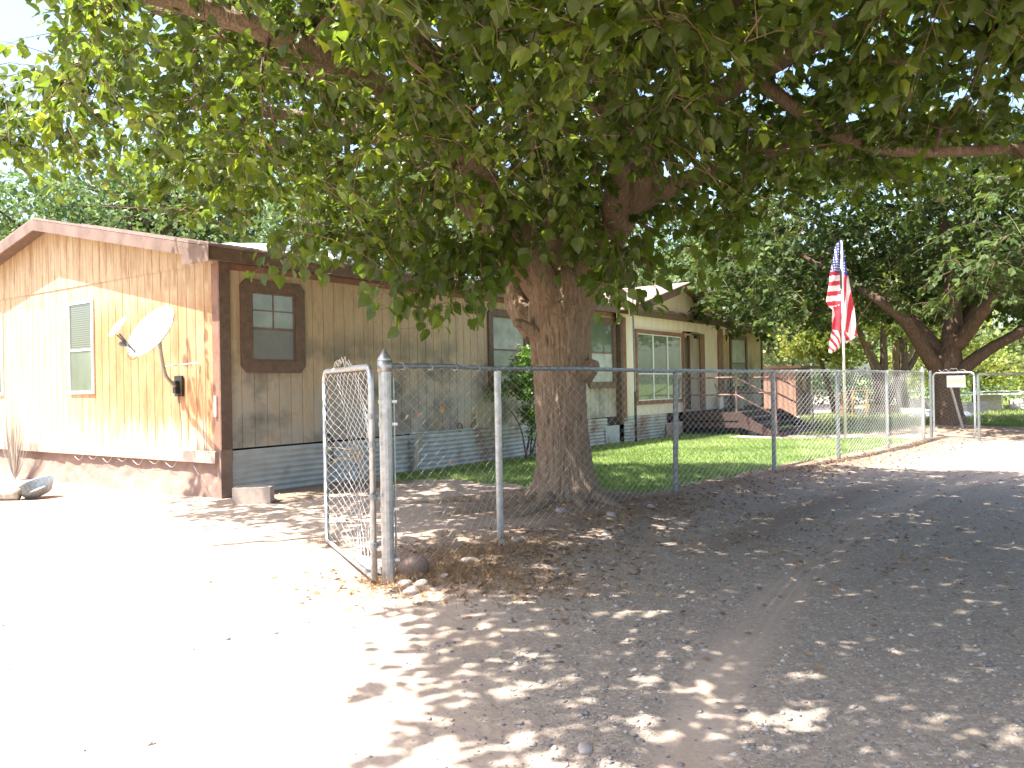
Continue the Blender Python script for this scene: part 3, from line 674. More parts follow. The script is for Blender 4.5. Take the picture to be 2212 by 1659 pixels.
# ---- mast, board, rings, block
b = HOB('antenna_mast', 'tall thin grey metal pole standing in front of entry bay window', 'pole', (10.82, -.42, 0))
m = MB(); m.tube([(0, 0, 1.15), (-.05, 0, 4.1)], .022, 8, ref=(1, 0, 0)); m.build('upper_pole', M['galv_dark'], b)
m = MB(); m.tube([(0, 0, -.05), (0, 0, 1.2)], .032, 8, ref=(1, 0, 0)); m.build('lower_pole', M['wood_dark'], b)
m = MB(); m.box((0, 0, 0), (.14, .022, .62), Matrix.Translation((3.5, -.12, 0)) @ Matrix.Rotation(.12, 4, 'X') @ Matrix.Rotation(.015, 4, 'Y'))
o = m.build('plank', M['wood_grey'], label='short grey upright plank leaning against the rusty tin skirting', cat='plank'); o.location = tuple(A); o.rotation_euler = (0, 0, HROT)
for k, (t, lab) in enumerate(((4.80, 'left rusty iron ring hanging on the siding above tin skirting'), (5.20, 'right rusty iron ring hanging on the siding with chain link above'))):
    b = HOB('iron_ring', lab, 'ring', (t, -.04, .66), 'iron rings on the house wall'); m = MB()
    a = np.linspace(0, 2*math.pi, 19)[:-1]; m.tube(np.stack([.065*np.cos(a), 0*a, .075*np.sin(a)], -1).tolist()+[(.065, 0, 0.001)], .011, 5, ref=(0, 1, 0)); m.build('ring', M['trim'], b)
    if k:
        m = MB()
        for q in range(3):
            a = np.linspace(0, 2*math.pi, 9); m.tube(np.stack([.02*np.cos(a)+.03, 0*a, .03*np.sin(a)+.10+.05*q], -1), .006, 4, ref=(0, 1, 0))
        m.build('chain', M['black'], b)
m = MB(); m.box((-.23, -.1, 0), (.23, .1, .19)); m2 = MB()
b = empty('concrete_block', (-3.24, 10.08, gh(-3.24, 10.08)), .06, 'pinkish concrete trough block on the ground by the house corner', 'block')
m = MB()
m.box((-.23, -.11, .0), (.23, -.075, .2)); m.box((-.23, .075, 0), (.23, .11, .2)); m.box((-.23, -.075, 0), (-.195, .075, .2)); m.box((.195, -.075, 0), (.23, .075, .2)); m.box((-.195, -.075, 0), (.195, .075, .12)); m.build('block', M['concrete'], b)

# ---- satellite dish
dish = empty('satellite_dish', tuple(W(0, .9, 1.48)), 0, 'white oval satellite dish on curved arm bolted to rusty end wall', 'satellite dish')
o0 = W(0, .9, 1.48)
def dloc(p): return np.array(p, float)-o0
C = np.array([-4.36, 9.80, 2.12]); nrm = np.array([-.42, -.78, .46]); nrm /= np.linalg.norm(nrm)
e1 = np.array([.62, .0, .60]); e1 -= nrm*(e1@nrm); e1 /= np.linalg.norm(e1); e2 = np.cross(nrm, e1)
rr, aa = np.meshgrid(np.linspace(0, 1, 10), np.linspace(0, 2*math.pi, 49), indexing='ij')
Xd = C+(rr*np.cos(aa))[..., None]*e1*.37+(rr*np.sin(aa))[..., None]*e2*.30+((rr**2-1)*.055)[..., None]*nrm
m = MB(); m.grid(Xd-o0); m.grid((Xd-nrm*.012-o0)[::-1]); rim = Xd[-1]-o0; m.tube(rim, .007, 5); m.build('reflector', M['dish'], dish, smooth=True)
back = C-nrm*.10; m = MB()
m.tube([dloc(C-nrm*.10), dloc(back-nrm*.02), dloc(W(-.36, .72, 1.74)), dloc(W(-.26, .80, 1.58)), dloc(W(-.06, .90, 1.44)), dloc(W(-.03, .9, 1.38))], .024, 9, 26); m.build('arm', M['galv_dark'], dish)
m = MB(); m.box((-.04, -.09, -.16), (-.012, .09, .12), Matrix.Rotation(HROT, 4, 'Z')); m.box((-.10, -.035, -.12), (-.038, .035, .05), Matrix.Rotation(HROT, 4, 'Z')); m.build('wall_bracket', M['black'], dish)
m = MB(); m.tube([dloc(W(-.33, .74, 1.72)), dloc(W(-.02, .44, 1.76)), dloc(W(-.02, .44, 1.68))], .008, 6); m.build('brace_rod', M['galv_dark'], dish)
tip = np.array([-4.62, 9.50, 2.16]); bot = C-e1*.30-e2*.05-nrm*.03
m = MB(); m.tube([dloc(bot-nrm*.03), dloc(bot+nrm*.02), dloc(tip+[.03, 0, -.09])], .014, 6, 10); m.tube([dloc(bot), dloc((bot+tip)/2-[0, 0, .06]), dloc(tip-[0, 0, .1])], .009, 5, 10); m.build('feed_arm', M['plastic_dark'], dish)
m = MB(); rock_mb(m, (0, 0, 0), .1, 1, (.5, .5, .34), 12); hd = m.build('feed_box', M['plastic_dark'], dish, smooth=True); hd.location = tuple(dloc([-4.57, 9.55, 1.96]))
rr, aa = np.meshgrid(np.linspace(0, 1, 5), np.linspace(0, 2*math.pi, 25), indexing='ij')
e3 = np.array([.55, .1, .60]); n3 = np.array([-.5, -.62, .5]); n3 /= np.linalg.norm(n3); e3 -= n3*(e3@n3); e3 /= np.linalg.norm(e3); e4 = np.cross(n3, e3)
Xd = tip+(rr*np.cos(aa))[..., None]*e3*.14+(rr*np.sin(aa))[..., None]*e4*.075+((1-rr**2)*.03)[..., None]*n3
m = MB(); m.grid(Xd-o0); m.grid((tip+(rr*np.cos(aa))[..., None]*e3*.14+(rr*np.sin(aa))[..., None]*e4*.075-n3*.02-o0)[::-1]); m.tube(Xd[-1]-o0-n3*.01, .011, 5); m.build('feed_head', M['dish'], dish, smooth=True)
m = MB(); a = np.linspace(0, 2*math.pi, 20); cpt = dloc([-4.50, 9.62, 1.83]); m.tube(np.stack([cpt[0]+.055*np.cos(a), cpt[1]+0*a, cpt[2]+.055*np.sin(a)], -1), .004, 4, ref=(0, 1, 0)); m.build('cable', M['plastic_dark'], dish); m = MB()
m.tube([dloc(W(-.05, .9, 1.4)), dloc(W(-.04, .84, 1.0)), dloc(W(-.05, .8, .62)), dloc(W(-.08, .55, .44)), dloc(W(-.2, .2, .3))], .005, 4, 16); m.build('cable', M['plastic_dark'], dish); m = MB()
m.tube([dloc(W(-.02, .44, 1.72)), dloc(W(-.02, .38, 1.3)), dloc(W(-.03, .33, .62))], .004, 4, 10); m.build('cable', M['plastic_dark'], dish)
# wire hanging below floor beam
m = MB()
for k in range(7):
    s = .9+k*.42; m.tube([(-.05, s, .5), (-.10, s+.08, .36+.03*(k % 2)), (-.06, s+.42, .48)], .004, 4, 8)
o = m.build('loose_wire', M['galv'], label='thin loose wire strung along floor beam of the end wall', cat='wire'); o.location = tuple(A); o.rotation_euler = (0, 0, HROT)

# ------------------------------------------------------------------ chain link
def strands(P0, P1, z0, z1, w=.078, hgt=.088, r=.0021, warp=None, frac=(0, 1)):
    P0 = np.array(P0, float); P1 = np.array(P1, float); L = np.linalg.norm(P1-P0); d = (P1-P0)/L; nrm = np.array([d[1], -d[0]])
    M_ = int(L/w); K = int((z1-z0)/(hgt/2))+1; i = np.arange(M_)[:, None]; k = np.arange(K)[None]
    a = (i+.5)*w+((-1)**(k+i))*w/2; z = z1-k*hgt/2+0*i
    off = .0022*((-1)**(k))*np.ones_like(i); a = a*L/(M_*w)
    if warp is not None:
        a, z, off = warp(a, z, off, L)
    P = np.stack([P0[0]+d[0]*a+nrm[0]*off, P0[1]+d[1]*a+nrm[1]*off, z], -1)
    return tubes(P, np.full(P.shape[:2], r), 3, ref=(nrm[0], nrm[1], 0), cap=False)
fence = empty('chain_link_fence', (POSTS[0][0], POSTS[0][1], 0), 0, 'long galvanised chain link fence between the gravel drive and the lawn', 'fence')
FO = np.array([POSTS[0][0], POSTS[0][1], 0])
RH = 1.535
for k, p in enumerate(POSTS):
    r = [.045, .032, .034, .032, .032, .032, .04][k]; zb = gh(*p)-.03
    m = MB(); top = RH-.02 if 0 < k < 6 else 1.55
    lean = np.array([.0, .0, 0]) if k != 2 else np.array([.03, 0, 0])
    m.tube([np.r_[p, zb]-FO-lean*.5, np.r_[p, top]-FO+lean*.5], r, 14, ref=(1, 0, 0))
    po = m.build('post', M['galv'] if k in (0, 1, 5, 6) else M['galv_dark'], fence, smooth=False)
    if k in (0, 6):
        m = MB(); c = np.r_[p, 0]-FO
        m.tube([c+[0, 0, 1.49], c+[0, 0, 1.57]], r+.007, 14, ref=(1, 0, 0)); m.tube([c+[0, 0, 1.57], c+[0, 0, 1.585], c+[0, 0, 1.66]], [r+.007, r+.003, .003], 14, ref=(1, 0, 0)); m.build('cap', M['galv'], po, smooth=True)
    if k == 0:
        for z in (.52, 1.12, 1.28, .16):
            m = MB(); m.tube([c+[0, 0, z-.014], c+[0, 0, z+.014]], r+.005, 14, ref=(1, 0, 0)); m.box((c[0]+.03, c[1]-.01, z-.010), (c[0]+.085, c[1]+.0, z+.010)); m.build('clamp', M['galv'], po)
m = MB()
for a, b in zip(POSTS[:-1], POSTS[1:]):
    n_ = 6; m.tube([np.r_[a*(1-t)+b*t, RH+(.006*math.sin(t*5+a[0]))]-FO for t in np.linspace(0, 1, n_)], .0215, 8)
    L = np.linalg.norm(b-a)
m.build('top_rail', M['galv_dark'], fence)
for a, b in zip(POSTS[:-1], POSTS[1:]):
    for t in np.arange(.12, 1, .22):
        m = MB(); c = np.r_[a*(1-t)+b*t, RH]-FO; d = np.r_[(b-a)/np.linalg.norm(b-a), 0]; q = np.linspace(0, 2*math.pi, 9); nn = np.array([d[1], -d[0], 0])
        m.tube(c+np.outer(np.cos(q)*.025, nn)+np.outer(np.sin(q)*.025, [0, 0, 1])+np.outer(q*.003, d), .0028, 4); m.build('tie_wire', M['wire'], fence)
m = MB(); m.tube([np.array([.055, .03, .12]), np.array([.055, .03, 1.45])], .008, 6, ref=(1, 0, 0)); m.build('tension_bar', M['galv'], fence)
off_road = .035
VV = MB()
for k, (a, b) in enumerate(zip(POSTS[:-1], POSTS[1:])):
    d = (b-a)/np.linalg.norm(b-a); nn = np.array([d[1], -d[0]])*off_road
    def wp(a_, z_, o_, L, k=k):
        t = a_/L
        if k == 0:      # fabric lifted and torn at the foot of the first bay
            low = sstep(.75, .1, z_); a_ = a_+.10*low*np.sin(t*3.1); o_ = o_+.10*low*np.sin(t*3.14); z_ = z_+.05*low*t
        elif k >= 4:
            o_ = o_+.05*np.sin(t*3.14)*np.sin(z_*3)+.02*vnoise(a_*2, z_*2, 0, k); z_ = z_-.03*np.sin(t*3.14)*(z_ > 1.3); a_ = a_+.05*np.sin(z_*4+k)
        else:
            o_ = o_+.014*vnoise(a_*1.3, z_*1.5, 0, k)
        return a_, z_, o_
    V, Fs = strands(a+nn, b+nn, .03 if k else .05, RH-.01+(.03 if k else 0), r=[.0015, .0018, .0028, .0032, .0040, .0045][k], warp=wp); V[:, :2] -= FO[:2]; VV.add(V, Fs)
VV.build('chain_link_mesh', M['wire'], fence)
# right hand continuation after the small gate
f2 = empty('chain_link_fence', (10.3, 17.9, 0), 0, 'dark topped fence running right from the small gate past big trunk', 'fence')
m = MB(); m.tube([(0, 0, 1.44), (3, .5, 1.45), (7, 1.3, 1.47)], .024, 8); m.build('top_rail', M['galv_dark'], f2)
for q in ((0, 0, 0), (3.4, .56, 0), (6.9, 1.28, 0)):
    m = MB(); m.tube([np.array(q)+[0, 0, -.05], np.array(q)+[0, 0, 1.43]], .03, 10, ref=(1, 0, 0)); m.build('post', M['galv_dark'], f2)

# ---- open gate at near end
gA = np.array([-.985, 5.66]); gB = np.array([-1.65, 7.13]); gL = np.linalg.norm(gB-gA); gd = (gB-gA)/gL
gate = empty('chain_link_gate', (gA[0], gA[1], 0), math.atan2(gd[1], gd[0]), 'open chain link gate hinged on the near end post of the fence', 'gate')
z0, z1 = .05, 1.53
def rrect(x0, x1, a0, a1, c, n=6):
    P = []
    for cx_, cz_, s in ((x1-c, a1-c, 0), (x0+c, a1-c, 1), (x0+c, a0+.02, 2), (x1-c, a0+.02, 3)):
        if s in (0, 1):
            for q in np.linspace(0, math.pi/2, n): P.append((cx_+c*math.cos(q+s*math.pi/2), 0, cz_+c*math.sin(q+s*math.pi/2)))
        else: P.append((x0 if s == 2 else x1, 0, a0))
    return P
m = MB(); P = rrect(0, gL, z0, z1, .10)
P = P+[P[0]]
m.tube(P, .022, 10, ref=(0, 1, 0)); m.build('gate_frame', M['galv'], gate, smooth=True)
def wpg(a, z, o, L):
    t = a/L; bul = .16*np.sin(t*3.14)*np.sin(np.clip((1.53-z)/1.48, 0, 1)*2.6)
    return a, z, o+bul+.03*vnoise(a*5, z*1.6, 0, 3)
V, Fs = strands((0.03, 0), (gL-.03, 0), .06, 1.50, .062, .075, .0023, wpg); m = MB(); m.add(V, Fs); m.build('chain_link_mesh', M['wire'], gate)
m = MB(); bx_ = np.array([.78, .86, .87, .93, .96, 1.02, 1.04, 1.07, 1.10, 1.16, 1.18]) if 0 else np.linspace(.55, 1.15, 11); bz_ = [0, .03, .06, .0, .09, .05, .09, .02, .07, .07, .01]
m.tube([(x, 0, z1+.01+z) for x, z in zip(bx_, bz_)], .0045, 4); m.tube([(x+.02, .01, z1+.01+z*.8) for x, z in zip(bx_, bz_)], .006, 4); m.build('top_wire_trim', M['wood_grey'], gate)
for z in (.28, .62, .98, 1.18):
    m = MB(); m.tube([(0, 0, z-.018), (0, 0, z+.018)], .031, 10, ref=(1, 0, 0)); m.box((.0, -.05, z-.012), (.03, -.02, z+.012)); m.build('hinge', M['galv_dark'], gate)
m = MB(); m.tube([(gL, 0, .70), (gL, -.05, .72), (gL, -.05, .95), (gL, 0, .97)], .014, 6, 10); m.build('latch', M['black'], gate)
# dead twigs caught in wire
m = MB(); gg = np.random.default_rng(4)
for k in range(26):
    c = np.array([gg.normal(.95, .1), gg.normal(-.12, .05), gg.normal(.86, .05)]); d_ = gg.normal(0, .1, 3); m.tube([c, c+d_*.5+[0, 0, .02], c+d_], .0022, 3)
o = m.build('dead_twigs', M['straw'], label='bunch of dry twigs caught in the open gate mesh', cat='twigs'); o.location = (gA[0], gA[1], 0); o.rotation_euler = (0, 0, math.atan2(gd[1], gd[0]))
# board lying under gate
m = MB(); m.box((-.33, -.045, .0), (.33, .045, .05)); o = m.build('timber', M['wood_grey'], label='short white timber lying on the ground under open gate', cat='timber'); o.location = (-1.12, 6.2, gh(-1.12, 6.2)+.01); o.rotation_euler = (0, .03, 2.15)
# dry leaves hanging in the first bay
lab = ['curled tan leaf caught high in the fence mesh by the near post', 'reddish dry leaf caught in mesh right of the near post', 'dry leaf pair caught low in the first fence bay']
for k, (t, z) in enumerate(((.17, 1.20), (.42, 1.22), (.48, .78))):
    p = POSTS[0]*(1-t)+POSTS[1]*t; n_ = 5; gg = np.random.default_rng(k)
    V, F, kk = leaf_geo(np.tile([0, 0, 0.], (n_, 1))+gg.normal(0, .02, (n_, 3)), gg.normal(0, .4, (n_, 3))+[0, 0, -1], gg.normal(0, 1, (n_, 3)), gg.uniform(.02, .045, n_), True)
    o = npmesh('dry_leaf', V, [F], M['litter'], attrs={'var': np.full(len(V), .6)}, label=lab[k], cat='dry leaf', group='dry leaves caught in fence'); o.location = (p[0]+.04, p[1]-.03, z)

# ---- small far gate with sign
ga = np.array([9.80, 18.85]); gb = np.array([10.26, 17.98]); gl = np.linalg.norm(gb-ga); gdd = (gb-ga)/gl
g2 = empty('walk_gate', (ga[0], ga[1], 0), math.atan2(gdd[1], gdd[0]), 'small round cornered chain link walk gate carrying a pale sign', 'gate')
m = MB(); c = .10; P = []
for cx_, cz_, s in ((gl-c, 1.50-c, 0), (c, 1.50-c, 1), (c, .06+c, 2), (gl-c, .06+c, 3)):
    for q in np.linspace(0, math.pi/2, 6): P.append((cx_+c*math.cos(q+s*math.pi/2), 0, cz_+c*math.sin(q+s*math.pi/2)))
P.append(P[0]); m.tube(P, .022, 8, ref=(0, 1, 0)); m.build('gate_frame', M['galv'], g2, smooth=True)
V, Fs = strands((0.02, 0), (gl-.02, 0), .08, 1.48, .07, .08, .0018); m = MB(); m.add(V, Fs); m.build('chain_link_mesh', M['galv_dark'], g2)
m = MB(); xs_ = np.linspace(.15, .8, 12); m.tube([(x, 0, 1.52+z) for x, z in zip(xs_, [.05, 0, .04, .06, .01, .08, .06, .08, 0, .04, .04, .01])], .006, 4); m.build('top_wire_trim', M['galv'], g2)
m = MB(); m.tube([(-.07, 0, -.05), (-.07, 0, 1.56)], .034, 10, ref=(1, 0, 0)); m.build('gate_post', M['galv_dark'], g2)
def sign_mat():
    n = NT('faded_sign'); tc = n.n('TexCoord'); sep = n.n('SeparateXYZ'); n.l(tc.outputs['Object'], sep.inputs[0])
    nz_ = n.noise(n.coord((40, 1, 40)), 1, 3); band = n.math('MULTIPLY', n.mapr(sep.outputs[2], 1.24, 1.27), n.mapr(sep.outputs[2], 1.38, 1.35))
    col = n.mix(band, (.42, .43, .42), (.46, .42, .18)); col = n.mix(n.mapr(nz_, .6, .66, 0, .5), col, (.35, .35, .36)); return n.fin(col, .6)
m = MB(); m.box((.36, -.035, 1.17), (.80, -.027, 1.43)); m.build('sign', sign_mat(), g2, label='faded pale rectangular sign with yellow band')
m = MB(); m.tube([(9.97+.9, 20.1, 1.2), (11.25, 20.2, .0)], .03, 8, ref=(1, 0, 0)); m.build('metal_stake', M['galv'], label='grey metal stake leaning against the big trunk behind walk gate', cat='stake')

# ------------------------------------------------------------------ flag
fp = empty('flagpole', (7.91, 19.29, 0), 0, 'slim white flagpole on the lawn carrying a limp flag', 'flagpole')
m = MB(); m.tube([(0, 0, -.05), (0, 0, 4.72)], [.034, .026], 12, ref=(1, 0, 0)); m.build('pole', M['white_paint'], fp, smooth=True)
m = MB(); m.tube([(0, 0, 4.72), (0, 0, 4.76)], .04, 10, ref=(1, 0, 0)); m.build('finial', M['black'], fp)
m = MB(); m.tube([(-.045, -.03, 3.55), (-.045, -.03, 4.0)], .018, 6, ref=(1, 0, 0)); m.build('halyard_clip', M['black'], fp)
fl = empty('flag', (7.91, 19.29, 4.7), 0, 'limp red white and blue striped flag hanging from white flagpole', 'flag')
q = .00206
def flag_sheet(nx, ny, y0, y1, left, right, stripe, depth):
    ys = np.linspace(y0, y1, ny); fx = np.linspace(0, 1, nx); Xg = np.zeros((ny, nx)); 
    for i, y in enumerate(ys):
        a = np.interp(y, *zip(*left)); b = np.interp(y, *zip(*right)); Xg[i] = a+(b-a)*fx
    Yg = np.repeat(ys[:, None], nx, 1); D = depth(Xg, Yg, fx[None]*np.ones((ny, 1)))
    V = np.stack([(Xg-355)*q, D, -(Yg-100)*q], -1)
    xc = (Xg[:-1, :-1]+Xg[1:, 1:])/2; yc = (Yg[:-1, :-1]+Yg[1:, 1:])/2
    mi = stripe(xc, yc); i = np.arange(ny-1)[:, None]*nx; j = np.arange(nx-1)[None]
    return V.reshape(-1, 3), np.stack([i+j, i+j+1, i+nx+j+1, i+nx+j], -1).reshape(-1, 4), mi.ravel()
def st_right(x, y):
    s = np.floor((5*x+y-2375)/305).astype(int) % 2
    low = y > 1150+(x-380)*.4; s2 = np.floor((y-1.25*x-680)/75).astype(int) % 2
    r = np.where(low, s2, s); r = np.where(y < 500, 2, r)
    canton_white = (y < 490) & (np.abs((x+y*.0) % 26-13) < 3) & (np.abs(y % 34-17) < 3); return np.where(canton_white, 1, r)
def st_left(x, y):
    up = np.where(((y-560+.1*(x-300)) % 116) < 52, 0, 1); up = np.where((y > 745) & (y < 790), 1, up)
    mid = np.where(x > 262+18*np.sin((y-870)/45), 0, 1)
    lowr = np.where(((y-1.75*x-690) % 118) < 56, 0, 1)
    r = np.where(y < 850+.3*(300-x), up, np.where(y < 1120+.3*(x-240), mid, lowr))
    r = np.where(y < 440+.3*(x-240), 2, r)
    canton_white = (y < 440) & (np.abs(x % 24-12) < 6) & (np.abs(y % 30-15) < 7); return np.where(canton_white, 1, r)  # stars enlarged here to paint sun glare into the canton
Vr, Fr, mr = flag_sheet(56, 150, 90, 1290, [(90, 352), (1290, 352)], [(90, 366), (400, 428), (510, 441), (700, 462), (870, 490), (1050, 503), (1210, 517), (1250, 455), (1290, 372)], st_right, lambda x, y, f: .05*np.sin(f*7+y*.004)+.05*f)
Vl, Fl_, ml = flag_sheet(56, 170, 95, 1405, [(95, 335), (130, 302), (330, 272), (430, 236), (560, 214), (700, 186), (790, 163), (850, 188), (890, 238), (980, 235), (1110, 243), (1250, 214), (1390, 203), (1405, 225)], [(95, 350), (1300, 345), (1340, 330), (1395, 240), (1405, 228)], st_left, lambda x, y, f: .06+.05*np.sin(f*6+y*.006)*(1-f*.3))
npmesh('flag_cloth', np.vstack([Vr, Vl]), [np.vstack([Fr, Fl_+len(Vr)])], [M['flag_red'], M['flag_white'], M['flag_blue']], fl, smooth=True, mi=np.concatenate([mr, ml]))

# ------------------------------------------------------------------ big mulberry
def bark_tube(path, rad, n, k, seed, amp=.02, flare=None, lump=.06):
    P = crom(path, k); R = np.interp(np.linspace(0, 1, k), np.linspace(0, 1, len(rad)), rad)
    V, F = tubes(P, np.ones(k), n, ref=(0, 1, .02)); V = V.reshape(k, n, 3); D = V-P[:, None]
    a = np.arange(n)*2*math.pi/n; L = np.concatenate([[0], np.cumsum(np.linalg.norm(np.diff(P, axis=0), axis=1))])[:, None]
    ca, sa = np.cos(a)[None], np.sin(a)[None]; rr = R[:, None]
    wob = .28*vnoise(L*1.5, ca*1.5, sa*1.5, seed)
    ridge = 1-np.abs(fbm(ca*rr*17+wob*9, sa*rr*17+2.*wob, L*4.5, 3, seed+3))*2.2
    fine = fbm(ca*rr*45, sa*rr*45, L*9, 3, seed+9)
    lumps = fbm(ca*1.6+seed, sa*1.6, L*2.0, 3, seed+21)
    r = rr*(1+lump*lumps*2)+amp*np.clip(ridge, -1, 1)+amp*.35*fine
    if flare is not None: r = r*(1+flare(L, a[None]))
    cav = np.clip(-ridge*1.2-.1, 0, 1)
    V = P[:, None]+D*r[..., None]
    return V.reshape(-1, 3), F, cav.reshape(-1)
def add_bark(col, args):
    V, F, c = bark_tube(*args[0], **args[1]); n = sum(len(x) for x in col['V']); col['V'].append(V); col['c'].append(c)
    for f in F: col['F'].setdefault(f.shape[1], []).append(np.asarray(f)+n)
def unit(a): a = np.asarray(a, float); return a/np.linalg.norm(a, axis=-1, keepdims=True)

def make_crown(seed, limbs, targets, inside, twigs_per, leaves_per, lsize, spread, tw_len=(.45, .95)):
    """limbs: list of (path k,3) arrays; targets (n,3) -> branch tubes + leaves"""
    g = np.random.default_rng(seed); LP = np.concatenate([l for l, _ in limbs]); LR = np.concatenate([r for _, r in limbs])
    T = targets; nT = len(T)
    root = T[0]*0; B0 = np.zeros_like(T); R0 = np.zeros(nT); tr = limbs[0][0][0]
    dl0 = np.array([np.min(np.linalg.norm(LP-q_, axis=1)) for q_ in T]); mid = T*0; TT = T.copy()
    for i in np.argsort(dl0):      # grow outwards: each new branch leaves from the nearest limb or earlier branch
        d = np.linalg.norm(LP-T[i], axis=1); k = np.argmin(d); B0[i] = LP[k]; R0[i] = min(LR[k]*.7, .03)
        mid[i] = (B0[i]+T[i])/2+g.normal(0, .16, 3)*min(d[k], 1)+np.array([0, 0, .12*min(d[k], 1.2)])
        f_ = np.array([.35, .6, .8, 1.])[:, None]; q_ = (1-f_)**2*B0[i]+2*f_*(1-f_)*mid[i]+f_*f_*T[i]
        LP = np.vstack([LP, q_]); LR = np.concatenate([LR, R0[i]*(1-f_[:, 0]*.6)])
    K = 7; t = np.linspace(0, 1, K)[None, :, None]
    P = (1-t)**2*B0[:, None]+2*t*(1-t)*mid[:, None]+t*t*T[:, None]
    R = R0[:, None]*(1-t[..., 0])+R0[:, None]*.4*t[..., 0]
    br = tubes(P, R, 5)
    # twigs
    Mt = nT*twigs_per; own = np.repeat(np.arange(nT), twigs_per); f = g.uniform(.35, 1., Mt); f2 = f[:, None]
    S = (1-f2)**2*B0[own]+2*f2*(1-f2)*mid[own]+f2*f2*T[own]
    ax = unit(T[own]-B0[own]); D = unit(ax*.5+g.normal(0, spread, (Mt, 3))*[1, 1, .6]); Ln = g.uniform(*tw_len, Mt)
    ok = inside(S+D*Ln[:, None]-[0, 0, .1]) & inside(S); S, D, Ln = S[ok], D[ok], Ln[ok]; Mt = len(S)
    tt = np.linspace(0, 1, 4)[None, :, None]; droop = g.uniform(.1, .5, (Mt, 1, 1))*Ln[:, None, None]
    TP = S[:, None]+D[:, None]*Ln[:, None, None]*tt-np.array([0, 0, 1.])*droop*tt**2
    tw = tubes(TP, np.array([[.0055, .004, .003, .0015]])*np.ones((Mt, 1)), 3, cap=False)
    # leaves
    n = Mt*leaves_per; o = np.repeat(np.arange(Mt), leaves_per); lt = g.uniform(.12, 1.03, n)[:, None]
    LPt = S[o]+D[o]*Ln[o][:, None]*lt-np.array([0, 0, 1.])*droop[o, 0]*lt**2
    side = unit(np.cross(D[o], [0, 0, 1.]))*np.where(g.uniform(0, 1, n) < .5, 1, -1)[:, None]
    Dl = unit(side*.7+D[o]*.4+g.normal(0, .35, (n, 3))+np.array([0, 0, -.65]))
    Nn = unit(g.normal(0, .55, (n, 3))+np.array([0, 0, 1.])+side*.3)
    sz = lsize*g.uniform(.55, 1.2, n); LPt = LPt+Dl*(.03)
    okl = inside(LPt+Dl*sz[:, None]); LPt, Dl, Nn, sz, o2 = LPt[okl], Dl[okl], Nn[okl], sz[okl], o[okl]
    base = g.normal(.42, .16, Mt)[o2]+g.normal(0, .14, len(o2)); return br, tw, (LPt, Dl, Nn, sz, np.clip(base, 0, 1))

